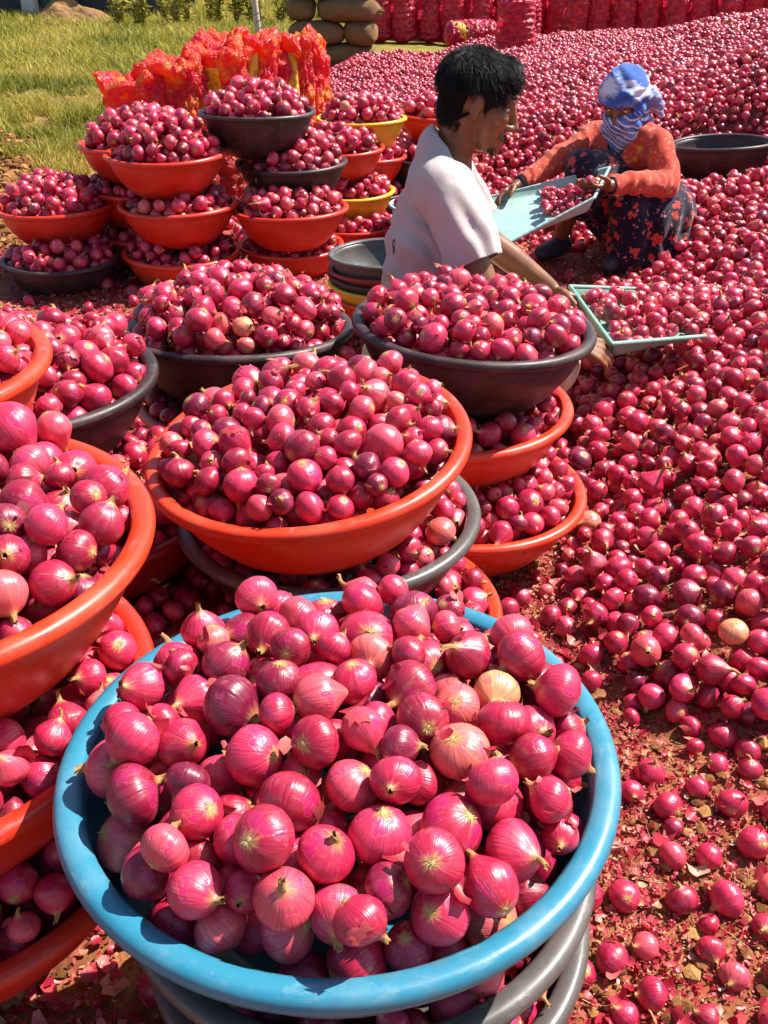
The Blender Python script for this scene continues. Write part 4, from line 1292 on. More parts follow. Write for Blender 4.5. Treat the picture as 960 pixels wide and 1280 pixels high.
gme = blades(100000, field_sampler(10.5, 34, -1.1), .06, .19, .009, 184)
tag(obj("grass", gme, M['grass']), kind='stuff')
# tall yellowing weeds along the far side of the field, each a plant
def weed(loc, h, seed, label):
    g = np.random.default_rng(seed)
    root = empty("weed_plant", loc)
    bm = bmesh.new(); V, T = [], []
    for s in range(5):
        a = g.uniform(0, 6.28); top = Vector((math.cos(a) * .18 * h, math.sin(a) * .18 * h, h * g.uniform(.75, 1)))
        cap_bm(bm, (0, 0, 0), .008, top, .004, 6)
        for k in range(46):
            u = g.uniform(.15, 1); p = np.array(top) * u; d = g.normal(size=3); d[2] = abs(d[2]) * .4; d /= np.linalg.norm(d)
            sd = np.cross(d, g.normal(size=3)); sd /= np.linalg.norm(sd); L = g.uniform(.06, .15); b = len(V)
            V += [p, p + d * L * .5 + sd * .018, p + d * L, p + d * L * .5 - sd * .018]; T += [(b, b + 1, b + 2, b + 3)]
    obj("stem", bm_to_mesh("stem", bm), M['grass'], root)
    me = mesh_np("leaves", V, np.array(T))
    at_ = me.attributes.new("tint", 'FLOAT', 'POINT'); at_.data.foreach_set("value", np.repeat(np.clip(g.normal(.55, .25, len(T)), 0, 1), 4).astype(np.float32))
    lf = obj("leaves", me, M['grass'], root); lf['kind'] = 'stuff'
    tag(root, label, 'plant', 'weeds along the far side of the field')
for i in range(15):
    x = -4.3 + i * .235; y = 17.5 + .5 * math.sin(i * 2.4)
    weed((x, y, gz(x, y)), .62 + .28 * math.sin(i * 1.7) ** 2, 500 + i, f"tall yellow green weed at the field's far edge, {ORD[i]} from the left")

def clods(n, sampler, smin, smax, seed, sink=.3):
    g = np.random.default_rng(seed)
    bm = bmesh.new(); bmesh.ops.create_icosphere(bm, subdivisions=1, radius=1)
    B = np.array([v.co for v in bm.verts]); FT = np.array([[v.index for v in f.verts] for f in bm.faces]); bm.free()
    xy = sampler(n, g); n = len(xy); nb = len(B)
    s = smin * (smax / smin) ** (g.uniform(0, 1, n) ** 2.2)
    z = ground_h(xy[:, 0], xy[:, 1]) + s * (1 - sink) * .6
    Vv = B[None] * (1 + g.normal(0, .20, (n, nb, 1))) * s[:, None, None] * np.stack([g.uniform(.8, 1.3, n), g.uniform(.8, 1.3, n), g.uniform(.55, .9, n)], -1)[:, None]
    a = g.uniform(0, 6.28, n); ca, sa = np.cos(a)[:, None], np.sin(a)[:, None]
    Vr = np.stack([Vv[..., 0] * ca - Vv[..., 1] * sa, Vv[..., 0] * sa + Vv[..., 1] * ca, Vv[..., 2]], -1) + np.stack([xy[:, 0], xy[:, 1], z], -1)[:, None]
    Tt = (FT[None] + (np.arange(n) * nb)[:, None, None]).reshape(-1, 3)
    me = mesh_np("clods", Vr.reshape(-1, 3), Tt, False)
    at_ = me.attributes.new("tint", 'FLOAT', 'POINT'); at_.data.foreach_set("value", np.repeat(g.uniform(0, 1, n), nb).astype(np.float32))
    return me
t = NT("soil_clod")
t.set(Base_Color=t.ramp(t.attr("tint", 'GEOMETRY', 2), [(0.0, (.11, .042, .014)), (.5, (.22, .095, .032)), (1.0, (.40, .21, .075))]), Roughness=.95)
t.b.inputs["Specular IOR Level"].default_value = .15
t.bump(t.noise(t.coord('Object'), 160, 4, .7), .5, .004)
M['clod'] = t.m
def near_soil(n, g):
    xy = np.stack([g.uniform(-1.0, 1.6, n), g.uniform(.45, 2.6, n)], -1)
    w = 1 - .8 * pile_density(xy[:, 0], xy[:, 1])
    return xy[g.uniform(0, 1, n) < w]
tag(obj("soil_crumbs", clods(15000, near_soil, .0022, .013, 190), M['clod']), kind='stuff')
def bank_soil(n, g):
    y = g.uniform(4.4, 8.6, n); x = -1.55 - .35 * np.clip(y - 4.8, 0, 9) * .55 - np.abs(g.normal(0, .8, n)) + .2
    xy = np.stack([x, y], -1)
    return xy[(fnoise(xy, .8, 191) > -.35)]
tag(obj("soil_clods", clods(14000, bank_soil, .005, .032, 192), M['clod']), kind='stuff')
# ------------------------------------------------------------------ onions
def onion_parts(seed, sq, neck_len, neck_r, pinch, ns, nr):
    """unit radius bulb: returns bulb, neck and root as (V, F, uv-v per vertex)"""
    g = np.random.default_rng(seed)
    ph = g.uniform(0, 6.28, 6)
    T = []
    t1 = .80
    for i in range(nr + 1):
        T.append(i / nr)
    def prof(v):
        th = v * math.pi
        r = math.sin(th); z = -math.cos(th) * sq
        if v < .08: z += .05 * (1 - v / .08) ** 2                     # dimple at the root plate
        if v > .55:
            s = (v - .55) / .45
            r = r * (1 - pinch * math.sin(s * math.pi) * .45)
        if v > t1:
            s = (v - t1) / (1 - t1); k = s * s * (3 - 2 * s)
            r = r * (1 - k) + neck_r * k
            z = z + neck_len * s ** 1.6 * .55
        return r, z
    body_end = .955
    body_v = [v for v in T if v < body_end] + [body_end]
    off = np.array([g.normal(0, .03), g.normal(0, .03)])
    def ringpt(v, a):
        r, z = prof(v)
        w = 1 + .022 * math.sin(2 * a + ph[0] + v * 1.5) + .016 * math.sin(3 * a + ph[1]) + .007 * math.sin(11 * a + ph[2])
        r *= w
        lean = max(0, v - .6) / .4
        return (r * math.cos(a) + off[0] * z + lean * lean * off[0] * 5, r * math.sin(a) + off[1] * z + lean * lean * off[1] * 5, z + .03 * math.sin(a + ph[3]) * math.sin(v * 3.14))
    def grid(vs, ns):
        V, F, UV = [], [], []
        for v in vs:
            for k in range(ns + 1):
                V.append(ringpt(v, 2 * math.pi * k / ns)); UV.append((k / ns, v))
        for i in range(len(vs) - 1):
            for k in range(ns):
                F.append((i * (ns + 1) + k, i * (ns + 1) + k + 1, (i + 1) * (ns + 1) + k + 1, (i + 1) * (ns + 1) + k))
        return V, F, UV
    if body_v[0] == 0.0: body_v[0] = .012
    body = grid(body_v, ns)
    # neck: shrivelled, torn open at the tip
    nn = max(8, ns // 2)
    _, zt = prof(.94)
    V, F, UV = [], [], []
    c0 = np.array(ringpt(.955, 0)); c1 = np.array(ringpt(.955, math.pi)); cc = (c0 + c1) / 2
    rr0 = np.linalg.norm(c0 - c1) / 2
    bend = np.array([g.normal(0, .35), g.normal(0, .35), 0])
    steps = 5
    for i in range(steps + 1):
        s = i / steps
        for k in range(nn + 1):
            a = 2 * math.pi * k / nn
            r = rr0 * (1.06 - .45 * s + .25 * s * s * s) * (1 + .16 * math.sin(5 * a + ph[4] + s * 2) + .10 * math.sin(9 * a + ph[5]))
            tip = (.16 * neck_len * math.sin(4 * a + ph[2])) * s * s
            V.append(tuple(cc + np.array([r * math.cos(a), r * math.sin(a), -.02 + s * (neck_len * .62 + .06) + tip]) + bend * neck_len * s * s)); UV.append((k / nn, .99))
    for i in range(steps):
        for k in range(nn):
            F.append((i * (nn + 1) + k, i * (nn + 1) + k + 1, (i + 1) * (nn + 1) + k + 1, (i + 1) * (nn + 1) + k))
    neck = (V, F, UV)
    # roots: a plate with short curled hairs
    V, F, UV = [], [], []
    zb = prof(.02)[1]
    nroot = 26 if ns > 20 else 8
    for k in range(9):
        a = 2 * math.pi * k / 9; V.append((.13 * math.cos(a), .13 * math.sin(a), zb - .025)); UV.append((0, 0))
        V.append((.17 * math.cos(a), .17 * math.sin(a), zb + .05)); UV.append((0, 0))
    for k in range(9):
        k2 = (k + 1) % 9; F.append((2 * k, 2 * k2, 2 * k2 + 1, 2 * k + 1))
    F.append(tuple(2 * k for k in range(8, -1, -1)))
    for k in range(nroot):
        a = g.uniform(0, 6.28); q = g.uniform(.02, .13); L = g.uniform(.08, .24)
        p = np.array([q * math.cos(a), q * math.sin(a), zb - .02]); d = np.array([math.cos(a) * g.uniform(.4, 1.6), math.sin(a) * g.uniform(.4, 1.6), -.8]); d /= np.linalg.norm(d)
        sd = np.array([-math.sin(a), math.cos(a), 0]) * .012
        b = len(V)
        for s, w in ((0, 1), (.55, .8), (1, .3)):
            c_ = p + d * L * s + np.array([0, 0, .10 * L * s * s * 4])
            V += [tuple(c_ - sd * w), tuple(c_ + sd * w)]; UV += [(0, 0), (0, 0)]
        F += [(b, b + 1, b + 3, b + 2), (b + 2, b + 3, b + 5, b + 4)]
    root = (V, F, UV)
    return body, neck, root

def skin_flap(seed, sq, ns=7, nr=6):
    """a torn curl of outer skin standing off the bulb"""
    g = np.random.default_rng(seed)
    a0, v0 = g.uniform(0, 6.28), g.uniform(.35, .7)
    da, dv = g.uniform(.5, 1.0), g.uniform(.16, .30)
    V, F, UV = [], [], []
    for i in range(nr + 1):
        for k in range(ns + 1):
            s, q = i / nr - .5, k / ns - .5
            jag = 1 + .25 * g.normal() * (abs(s) > .45 or abs(q) > .45)
            a = a0 + q * da * jag; v = v0 + s * dv * jag
            lift = 1.02 + .22 * max(0, q + .1) ** 1.5 + .12 * max(0, s) ** 2 * 2
            V.append((lift * math.sin(v * math.pi) * math.cos(a), lift * math.sin(v * math.pi) * math.sin(a), -lift * math.cos(v * math.pi) * sq)); UV.append((a / 6.2832 % 1, v))
    for i in range(nr):
        for k in range(ns):
            F.append((i * (ns + 1) + k, i * (ns + 1) + k + 1, (i + 1) * (ns + 1) + k + 1, (i + 1) * (ns + 1) + k))
    return V, F, UV

def part_mesh(name, parts, mats):
    V, F, UV, MI = [], [], [], []
    for mi, (v, f, uv) in enumerate(parts):
        b = len(V); V += v; UV += uv; F += [tuple(x + b for x in ff) for ff in f]; MI += [mi] * len(f)
    me = bpy.data.meshes.new(name); me.from_pydata(V, [], F)
    ul = me.uv_layers.new(name="UVMap")
    li = np.empty(len(me.loops), dtype=np.int32); me.loops.foreach_get("vertex_index", li)
    ul.data.foreach_set("uv", np.array(UV, dtype=np.float32)[li].ravel())
    me.polygons.foreach_set("use_smooth", [True] * len(F)); me.polygons.foreach_set("material_index", MI)
    for m in mats: me.materials.append(m)
    me.update(); return me

t = NT("papery_onion_skin")
tint = t.attr("tint", 'INSTANCER', 2)
pc = t.mix(.22, t.ramp(tint, TINTS), (.56, .14, .11))
pc = t.mix(t.math('MULTIPLY', t.noise(t.coord('Object'), 6, 4), .30), pc, (.62, .24, .18))
t.set(Base_Color=pc, Roughness=.4)
tr = t.node("ShaderNodeBsdfTranslucent"); t.l.new(pc, tr.inputs[0])
mx = t.node("ShaderNodeMixShader"); mx.inputs[0].default_value = .4
t.l.new(t.b.outputs[0], mx.inputs[1]); t.l.new(tr.outputs[0], mx.inputs[2]); t.l.new(mx.outputs[0], t.n["Material Output"].inputs[0])
M['flap'] = t.m

KINDS = [  # squash, neck length, neck radius, pinch
    (.90, .34, .13, .10), (.96, .42, .12, .25), (.82, .26, .15, .05), (1.04, .60, .12, .45), (.88, .22, .17, .0), (.92, .50, .10, .30), (.78, .30, .14, .05), (.98, .30, .16, .15), (1.10, .85, .13, .55), (.86, .38, .12, .12)]
HI, LO = [], []
lo_col = bpy.data.collections.new("onion_shapes")
for i, (sq, nl, nr_, pi_) in enumerate(KINDS):
    b, n, r = onion_parts(600 + i, sq, nl, nr_, pi_, 36, 26)
    fl = skin_flap(640 + i, sq)
    HI.append(dict(body=part_mesh("onion", [b], [M['onion']]), neck=part_mesh("onion_neck", [n], [M['neck']]), root=part_mesh("onion_root", [r], [M['root']]),
                   flap=part_mesh("onion_flap", [fl], [M['flap']])))
    b, n, r = onion_parts(600 + i, sq, nl, nr_, pi_, 16, 11)
    parts, ms = [b, n, r], [M['onion'], M['neck'], M['root']]
    if i in (1, 4, 7, 9): parts.append(skin_flap(660 + i, sq, 5, 4)); ms.append(M['flap'])
    me = part_mesh(f"loose_onion_{i}", parts, ms)
    o = bpy.data.objects.new(f"loose_onion_{i}", me); lo_col.objects.link(o)
    LO.append(o)

class Heap:
    """drops balls one at a time onto what is already there"""
    def __init__(s, cell=.065):
        s.c = cell; s.g = {}; s.P = []
    def z_at(s, x, y, r, floor):
        z = floor + r
        ci, cj = int(math.floor(x / s.c)), int(math.floor(y / s.c))
        for i in (ci - 1, ci, ci + 1):
            for j in (cj - 1, cj, cj + 1):
                for (px, py, pz, pr) in s.g.get((i, j), ()):
                    d2 = (px - x) ** 2 + (py - y) ** 2
                    R_ = (pr + r) * .94
                    if d2 < R_ * R_:
                        q = pz + math.sqrt(R_ * R_ - d2)
                        if q > z: z = q
        return z
    def add(s, x, y, z, r):
        s.g.setdefault((int(math.floor(x / s.c)), int(math.floor(y / s.c))), []).append((x, y, z, r))

POINTS = []                         # x, y, z, r, tub index or -1
rnd = random.Random(77)
def rad(m): return m * min(1.30, max(.66, rnd.gauss(1.0, .135)))

def fill_tub(ti, T):
    cx, cy, cz = T['pos']; Ri = T['D'] / 2 - .025; heap = T['heap']; H = Heap()
    if T['fill'] < 0:                                   # nearly empty basin: a few onions on its floor
        for k in range(7):
            a = rnd.uniform(0, 6.28); q = rnd.uniform(.0, .12)
            POINTS.append((cx + .05 + q * math.cos(a), cy + q * math.sin(a), cz - T['depth'] + .085 + .012 * k * (k % 2), .026, ti))
        return
    up = T['upper']
    tx, ty = T['tilt']
    rim = cz - .006
    if up and heap < .03: heap = .03
    def plane(x, y): return (y - cy) * math.sin(tx) - (x - cx) * math.sin(ty)
    def target(x, y):
        q = min(1, math.hypot(x - cx, y - cy) / Ri)
        return rim + plane(x, y) + .018 + heap * (1 - q ** 2.6)
    near_ = cy < 2.6
    Rw = T['D'] / 2 - .023; zb = cz - T['depth']
    def wallr(z):
        s = min(1, max(0, (z - zb) / T['depth']))
        return Rw * (.60 + .40 * math.sin(s * math.pi / 2) ** .95)
    U = None
    if up:
        U = min((q for q in TUBS if q['pos'][2] > cz + .03), key=lambda q: math.hypot(q['pos'][0] - up[0], q['pos'][1] - up[1]) + .3 * (q['pos'][2] - cz))
        ux, uy, uzb, uR = U['pos'][0], U['pos'][1], U['pos'][2] - U['depth'], U['D'] / 2 - .022
    def ok(x, y, z, q, r):
        if q + r * (.84 if tx == ty == 0 else 1.0) > wallr(z - plane(x, y)): return False
        if U:
            du = math.hypot(x - ux, y - uy)
            if z + r * .8 > uzb and du - r * .9 < uR * (.60 + .40 * math.sin(min(1, max(0, (z - uzb) / U['depth'])) * math.pi / 2) ** .95): return False
        return True
    for lo, hi, lim, tol, qmin in ((4.2, 1.6, 60, .004, 0), (3.0, -.10, 420 if near_ else 110, .003, 0), (2.4, -.35, 120 if near_ else 0, .002, 0), (2.4, -.85, 130 if near_ and not up else 0, .002, .62)):
        fails = 0
        while fails < lim:
            r = rad(T['r'])
            a = rnd.uniform(0, 6.2832); q = Ri * math.sqrt(rnd.uniform(.10 if up else qmin, 1))
            x, y = cx + q * math.cos(a), cy + q * math.sin(a)
            z = H.z_at(x, y, r, max(target(x, y) - lo * r, zb + .012 + plane(x, y)))
            if not ok(x, y, z, q, r): fails += .15; continue
            st = r * .8
            for k in range(12):                      # roll down into the nearest hollow
                x2, y2 = x + rnd.gauss(0, st), y + rnd.gauss(0, st)
                q2 = math.hypot(x2 - cx, y2 - cy)
                if q2 > Ri or q2 < qmin * Ri: continue
                z2 = H.z_at(x2, y2, r, max(target(x2, y2) - lo * r, zb + .012 + plane(x2, y2)))
                if z2 < z and ok(x2, y2, z2, q2, r): x, y, z = x2, y2, z2
                else: st *= .85
            if z - (target(x, y) - hi * r) > tol: fails += 1; continue
            H.add(x, y, z, r); POINTS.append((x, y, z, r, ti))
for ti, T in enumerate(TUBS): fill_tub(ti, T)

# the great heap on the ground
def in_tub_foot(x, y):
    for T in TUBS:
        if T['pos'][2] - T['depth'] < .30 and math.hypot(x - T['pos'][0], y - T['pos'][1]) < T['D'] * .40: return True
    return False
H = Heap()
AVOID = [(.12, 2.585, .23), (.30, 2.45, .17), (.33, 2.86, .17), (1.05, 4.2, .26), (.78, 4.25, .07), (1.20, 4.22, .15), (-.005, 3.3, .15)]
def drop(n, x0, x1, y0, y1, rm, layers, dens=None, log=False, k=2):
    for _ in range(n):
        best = None; r = rad(rm)
        for q in range(k):
            y = math.exp(rnd.uniform(math.log(y0), math.log(y1))) if log else rnd.uniform(y0, y1)
            x = rnd.uniform(x0, x1) if not callable(x0) else rnd.uniform(*x0(y))
            if any((x - a) ** 2 + (y - b) ** 2 < c * c for a, b, c in AVOID) or in_tub_foot(x, y): continue
            f = at_grid(GRID_H, x, y) - r * .35
            d = at_grid(GRID_D, x, y) if dens is None else dens
            if rnd.random() > d: continue
            z = H.z_at(x, y, r, f)
            if z - f > r + layers * 2 * r * (d ** 2 if dens is None else 0): continue
            if best is None or z < best[2]: best = (x, y, z, r)
        if best: H.add(*best); POINTS.append((*best, -1))
drop(13000, .30, 2.7, .95, 4.9, .0238, .85, k=3)
drop(17000, lambda y: (-.25, min(.5 * y + .2, 3.0)), None, 4.7, 6.9, .0220, .7)
drop(48000, lambda y: (-.28 - .1 * (y - 5), .46 * y + .3), None, 6.8, 12.9, .0215, .5)
# strays on the soil and between the stacks
drop(190, .25, 1.0, .6, 2.2, .021, 0, dens=.35)
drop(430, -.95, .35, .55, 2.6, .025, .3, dens=.7)
drop(60, -.75, -.2, .36, .7, .022, 0, dens=.5)
drop(260, -1.7, .1, 3.0, 5.0, .025, .3, dens=.5)
drop(90, .1, 1.5, 3.3, 4.6, .022, 0, dens=.35)
drop(230, .42, 1.05, .72, 1.7, .0215, 0, dens=.5)
# onions in the two scooping pans
def in_pan(Pn, n, u0, u1, v0, v1, r0, lay):
    A, B, C, D, nrm = Pn; Hp = Heap()
    for _ in range(n):
        u, v = rnd.uniform(u0, u1), rnd.uniform(v0, v1); r = rad(r0)
        p = (A * (1 - u) + B * u) * (1 - v) + (D * (1 - u) + C * u) * v
        if -1 in (0,): continue
        z = Hp.z_at(p.x, p.y, r, p.z + .003)
        if z > p.z + r * (1 + 2 * lay * (1 - abs(2 * u - 1) ** 3)): continue
        Hp.add(p.x, p.y, z, r); POINTS.append((p.x, p.y, z, r, -2))
in_pan(PAN1, 3000, .07, .93, .16, 1.0, .0205, .85)
in_pan(PAN2, 1200, .16, .84, .09, .55, .0185, .65)

PT = np.array(POINTS)
N = len(PT)
g = np.random.default_rng(99)
# how each lies: random, with a bias to show neck or root sideways and up
ROT = np.stack([g.uniform(0, 6.28, N), g.uniform(-1.2, 1.2, N) + np.where(g.random(N) < .3, math.pi, 0), g.uniform(0, 6.28, N)], -1)
TINT = np.clip(g.beta(1.3, 1.2, N) * .90 + np.where(g.random(N) < .030, .3, 0), 0, 1)
VAR = g.choice(len(KINDS), N, p=np.array([14, 12, 13, 7, 13, 9, 9, 12, 3, 8]) / 100)

# which of them show largest in the picture: these become objects of their own
cp, sp_ = math.cos(R(PITCH)), math.sin(R(PITCH))
dx, dy, dz = PT[:, 0], PT[:, 1], PT[:, 2] - CAM_H
depth = dy * cp - dz * sp_
up_ = dy * sp_ + dz * cp
SX = 480 + FOCAL * dx / depth; SY = 640 - FOCAL * up_ / depth; SR = PT[:, 3] * FOCAL / depth
cand = np.where((depth > .2) & (SX > -SR) & (SX < 960 + SR) & (SY > -SR) & (SY < 1280 + SR) & (depth < 3.6))[0]
buf = np.full((640, 480), -1, dtype=np.int64)
for i in cand[np.argsort(-depth[cand])]:
    x, y, r = SX[i] / 2, SY[i] / 2, SR[i] / 2
    x0, x1, y0, y1 = max(0, int(x - r)), min(480, int(x + r) + 1), max(0, int(y - r)), min(640, int(y + r) + 1)
    if x1 <= x0 or y1 <= y0: continue
    yy, xx = np.mgrid[y0:y1, x0:x1]
    m = (xx - x) ** 2 + (yy - y) ** 2 < r * r
    buf[y0:y1, x0:x1][m] = i
cnt = np.bincount(buf[buf >= 0].ravel(), minlength=N).astype(float)
bpy.context.view_layer.update()
dg = bpy.context.evaluated_depsgraph_get()
order = np.argsort(-cnt)[:620]
C0 = Vector((0, 0, CAM_H))
for i in order:
    vis = 0
    for ox, oz in ((0, .7), (.6, .2), (-.6, .2), (0, -.3), (0, .2)):
        p = Vector(PT[i, :3]) + Vector((ox, 0, oz)) * PT[i, 3]
        d = p - C0
        hit = SC.ray_cast(dg, C0, d.normalized(), distance=d.length - PT[i, 3] * .9)
        vis += not hit[0] or hit[4].name.startswith("ground")
    cnt[i] *= vis / 5
pick = [i for i in np.argsort(-cnt) if cnt[i] > 12][:298]
picked = np.zeros(N, bool); picked[pick] = True

WORDS = [(.30, "dark crimson"), (.48, "crimson"), (.66, "magenta red"), (.82, "pinkish red"), (1.01, "pale coppery")]
def tint_word(v): return next(w for q, w in WORDS if v < q)
PROTO = {}
def make_onion(i):
    k = int(VAR[i]); flap = (i * 7) % 10 < 2
    root_to, neck_to = 0, 0
    key = (k, flap)
    if key not in PROTO:
        o = bpy.data.objects.new("onion", HI[k]['body'])
        ch = [bpy.data.objects.new("dry_neck", HI[k]['neck']), bpy.data.objects.new("root_tuft", HI[k]['root'])]
        if flap: ch.append(bpy.data.objects.new("loose_skin", HI[k]['flap']))
        PROTO[key] = (o, ch)
        fresh = True
    else: fresh = False
    o, ch = PROTO[key]
    if not fresh: o = o.copy(); ch = [c_.copy() for c_ in ch]
    COL.objects.link(o)
    o.location = PT[i, :3]; o.rotation_euler = ROT[i]; o.scale = (PT[i, 3],) * 3
    o['tint'] = float(TINT[i])
    for c_ in ch:
        c_.parent = o; COL.objects.link(c_); c_['tint'] = float(TINT[i])
    return o
byt = {}
for i in pick: byt.setdefault(int(PT[i, 4]), []).append(i)
for ti, ids in byt.items():
    phrase = (TUBS[ti]['phrase'] if ti >= 0 else None) or (TUBS[ti]['o']['label'] if ti >= 0 else 'pan' if ti == -2 else 'ground heap')
    if ti >= 0 and TUBS[ti]['phrase'] is None: phrase = {'grey': 'grey tub'}.get('', 'shaded ' + ' '.join(TUBS[ti]['o']['label'].split()[:6]))
    ids = sorted(ids, key=lambda i: -SY[i])
    per = 9 if len(ids) > 40 else 7
    long_ = len(phrase.split()) > 4
    rows = [ids[k:k + per] for k in range(0, len(ids), per)]
    for ri, row in enumerate(rows):
        row = sorted(row, key=lambda i: SX[i])
        for q, i in enumerate(row):
            o = make_onion(i)
            ax = Euler(ROT[i]).to_matrix() @ Vector((0, 0, 1))
            toc = (C0 - Vector(PT[i, :3])).normalized()
            f = ax.dot(toc)
            feat = "neck towards viewer" if f > .6 else "root towards viewer" if f < -.6 else "neck sideways"
            where = f"in the {phrase}" if ti >= 0 else f"on the {phrase}"
            lab = f"{tint_word(TINT[i])} onion {where}, {ORD[q]} from left in {ORD[ri]} row up, {feat}"
            if len(lab.split()) > 16: lab = lab.rsplit(",", 1)[0]
            if len(lab.split()) > 16: lab = f"onion {where}, {ORD[q]} from left in {ORD[ri]} row up"
            if len(lab.split()) > 16: lab = f"onion {where}, {ORD[q]} from left, {ORD[ri]} row"
            tag(o, lab, 'onion', f"onions heaped in the {phrase}" if ti >= 0 else f"onions on the {phrase}")

rest = np.where(~picked)[0]
me = mesh_np("onion_heap", PT[rest, :3], np.zeros((0, 3), dtype=np.int32)) if False else bpy.data.meshes.new("onion_heap")
me.vertices.add(len(rest)); me.vertices.foreach_set("co", PT[rest, :3].astype(np.float32).ravel())
def vattr(nm, ty, arr, f="value"):
    a_ = me.attributes.new(nm, ty, 'POINT'); a_.data.foreach_set(f, arr)
vattr("turn", 'FLOAT_VECTOR', ROT[rest].astype(np.float32).ravel(), "vector")
vattr("size", 'FLOAT', PT[rest, 3].astype(np.float32))
vattr("kind_index", 'INT', VAR[rest].astype(np.int32))
vattr("tint", 'FLOAT', TINT[rest].astype(np.float32))
me.update()
heap = bpy.data.objects.new("onion_heap", me); COL.objects.link(heap)
tag(heap, kind='stuff')
ng = bpy.data.node_groups.new("onions_on_points", 'GeometryNodeTree')
ng.interface.new_socket("Geometry", in_out='INPUT', socket_type='NodeSocketGeometry')
ng.interface.new_socket("Geometry", in_out='OUTPUT', socket_type='NodeSocketGeometry')
gi, go = ng.nodes.new("NodeGroupInput"), ng.nodes.new("NodeGroupOutput")
iop = ng.nodes.new("GeometryNodeInstanceOnPoints"); ci = ng.nodes.new("GeometryNodeCollectionInfo")
ci.inputs["Collection"].default_value = lo_col; ci.inputs["Separate Children"].default_value = True; ci.inputs["Reset Children"].default_value = True
def nattr(nm, ty):
    n_ = ng.nodes.new("GeometryNodeInputNamedAttribute"); n_.data_type = ty; n_.inputs[0].default_value = nm
    return next(s_ for s_ in n_.outputs if s_.enabled and s_.name == "Attribute")
ng.links.new(gi.outputs[0], iop.inputs["Points"]); ng.links.new(ci.outputs[0], iop.inputs["Instance"])
iop.inputs["Pick Instance"].default_value = True
ng.links.new(nattr("kind_index", 'INT'), iop.inputs["Instance Index"])
e2r = ng.nodes.new("FunctionNodeEulerToRotation"); ng.links.new(nattr("turn", 'FLOAT_VECTOR'), e2r.inputs[0]); ng.links.new(e2r.outputs[0], iop.inputs["Rotation"])
ng.links.new(nattr("size", 'FLOAT'), iop.inputs["Scale"])
ng.links.new(iop.outputs[0], go.inputs[0])
heap.modifiers.new("onions", 'NODES').node_group = ng

# ------------------------------------------------------------------ loose skins on the soil and over the heaps
def flakes(n, sampler, smin, smax, seed, m=4, tmax=1.0):
    g = np.random.default_rng(seed)
    P = sampler(n, g); n = len(P)
    s = smin * (smax / smin) ** g.uniform(0, 1, n) ** 1.4
    gu = np.linspace(-1, 1, m); mm = m * m; U, W = np.meshgrid(gu, gu); U, W = U.ravel(), W.ravel()
    rj = 1 + g.normal(0, .16, (n, mm))
    asp = g.uniform(.30, .95, n)[:, None]
    x = U[None] * rj * (1 - .25 * W[None] ** 2); y = W[None] * asp * rj * (1 - .25 * U[None] ** 2)
    cu = g.uniform(-.1, .95, n)[:, None]; cv = g.uniform(-.3, .5, n)[:, None]
    z = cu * x * x + cv * y * y + g.normal(0, .05, (n, mm))
    L = np.stack([x, y, z], -1) * s[:, None, None]
    a, b, c_ = g.uniform(0, 6.28, n), g.normal(0, .45, n), g.normal(0, .45, n)
    def rotm(ax, an):
        Cc, Ss = np.cos(an), np.sin(an); I = np.zeros((n, 3, 3)); i, j = [(1, 2), (2, 0), (0, 1)][ax]
        I[:, ax, ax] = 1; I[:, i, i] = Cc; I[:, j, j] = Cc; I[:, i, j] = -Ss; I[:, j, i] = Ss
        return I
    Rm = rotm(2, a) @ rotm(0, b) @ rotm(1, c_)
    V = np.einsum('nij,nkj->nki', Rm, L) + P[:, None]
    q = [(r_ * m + k_, r_ * m + k_ + 1, r_ * m + k_ + m + 1, r_ * m + k_ + m) for r_ in range(m - 1) for k_ in range(m - 1)]
    F = (np.array(q)[None] + (np.arange(n) * mm)[:, None, None]).reshape(-1, 4)
    me = mesh_np("flakes", V.reshape(-1, 3), F)
    at_ = me.attributes.new("tint", 'FLOAT', 'POINT'); at_.data.foreach_set("value", np.repeat(g.uniform(0, 1, n) ** 1.25 * tmax, mm).astype(np.float32))
    return me
t = NT("fallen_onion_skin")
pc = t.ramp(t.attr("tint", 'GEOMETRY', 2), [(0.0, (.34, .012, .030)), (.3, (.52, .028, .060)), (.55, (.60, .085, .10)), (.78, (.64, .20, .17)), (.90, (.60, .32, .13)), (1.0, (.70, .48, .40))])
t.set(Base_Color=pc, Roughness=.42)
tr = t.node("ShaderNodeBsdfTranslucent"); t.l.new(pc, tr.inputs[0])
mx = t.node("ShaderNodeMixShader"); mx.inputs[0].default_value = .4
t.l.new(t.b.outputs[0], mx.inputs[1]); t.l.new(tr.outputs[0], mx.inputs[2]); t.l.new(mx.outputs[0], t.n["Material Output"].inputs[0])
M['flake'] = t.m
def on_ground(x0, x1, y0, y1, avoid_pile=.5, dz=.004):
    def f(n, g):
        x, y = g.uniform(x0, x1, n), g.uniform(y0, y1, n)
        xy = np.stack([x, y], -1)
        w = (1 - avoid_pile * pile_density(x, y)) * smooth01((fnoise(xy, 1.2, 210) + .9) / 1.0) * smooth01((fnoise(xy, 4.0, 211) + 1.2) / 1.2)
        k = g.uniform(0, 1, n) < w
        x, y = x[k], y[k]
        return np.stack([x, y, ground_h(x, y) + dz + g.uniform(0, .006, len(x))], -1)
    return f
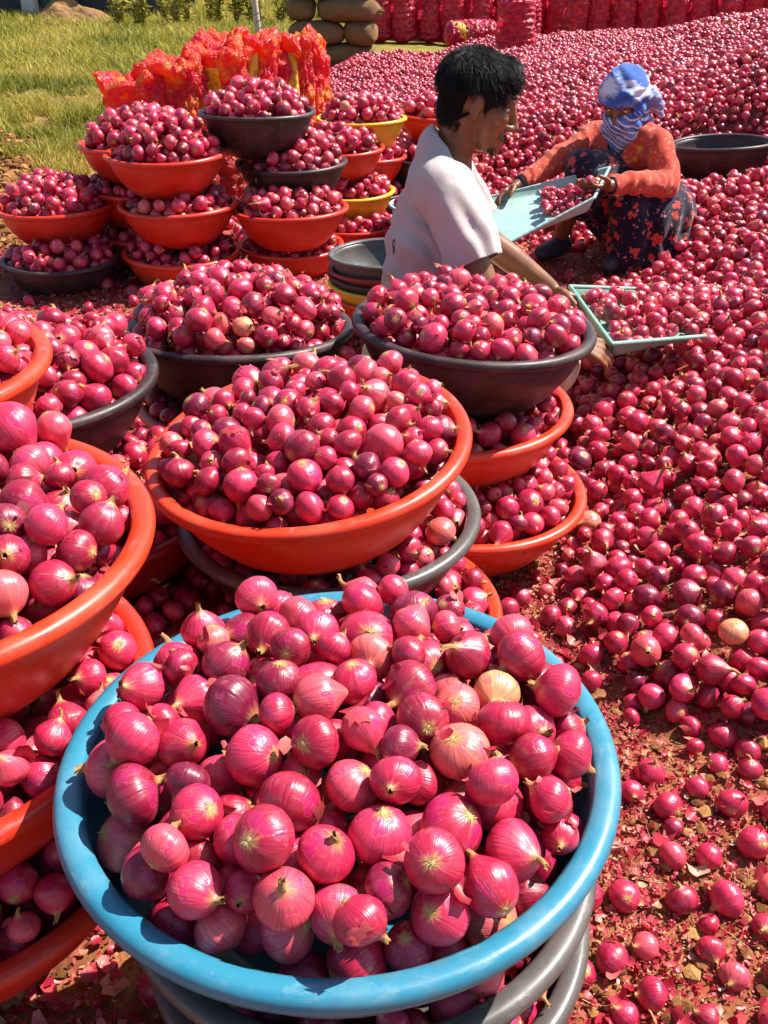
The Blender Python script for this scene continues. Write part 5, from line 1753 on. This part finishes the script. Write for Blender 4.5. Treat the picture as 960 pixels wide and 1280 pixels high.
onp = PT[np.where(cnt + (PT[:, 1] < 7.0) * 1 > 0)[0]]
onp = onp[(onp[:, 1] < 7.0)]
def on_onions(n, g):
    q = onp[g.integers(len(onp), size=n)]
    q = q[(q[:, 1] > 1.75) | (g.uniform(0, 1, n) < .25)]; n = len(q)
    d = g.normal(size=(n, 3)); d[:, 2] = np.abs(d[:, 2]) * .6 + .1; d /= np.linalg.norm(d, axis=1)[:, None]
    return q[:, :3] + d * q[:, 3:4] * 1.02
fl1 = flakes(80000, on_ground(.12, 1.5, .5, 2.6), .0018, .0072, 220, 3)
fl2 = flakes(11000, on_ground(-.1, 1.7, 2.3, 5.1, .35), .005, .016, 221)
fl3 = flakes(9000, on_ground(-1.9, .2, .5, 5.0), .004, .018, 222)
fl4 = flakes(34000, on_onions, .003, .012, 223, 3, .80)
fl6 = flakes(16000, on_ground(-2.0, .1, 2.9, 4.4, .3), .004, .013, 226, 3)
fl7 = flakes(14000, on_ground(-.85, .25, .3, 1.4, .3), .003, .012, 227, 3, .85)
fl5 = flakes(900, on_ground(.2, 1.5, .5, 2.4, .3, .010), .008, .022, 224, 5)
for m_, nm in ((fl1, "onion_skin_litter"), (fl2, "onion_skin_litter"), (fl3, "onion_skin_litter"), (fl4, "onion_skin_flakes"), (fl5, "onion_skin_litter"), (fl6, "onion_skin_litter"), (fl7, "onion_skin_litter")):
    tag(obj(nm, m_, M['flake']), kind='stuff')
# dry straw and root threads
def straw(n, x0, x1, y0, y1, seed):
    g = np.random.default_rng(seed)
    roots = np.stack([g.uniform(x0, x1, n), g.uniform(y0, y1, n), np.zeros(n)], -1); roots[:, 2] = ground_h(roots[:, 0], roots[:, 1]) + .006
    d = g.normal(size=(n, 3)); d[:, 2] *= .15
    return strands(roots, d, g.uniform(.015, .06, n), .0009, .6, 0, seed)
M['straw'] = simple('dry_straw', (.58, .42, .20), .8, 30, .5)
tag(obj("straw", straw(900, .15, 1.3, .5, 2.4, 230), M['straw']), kind='stuff')
print("ONIONS", N, "picked", len(pick), "min px", cnt[pick[-1]])
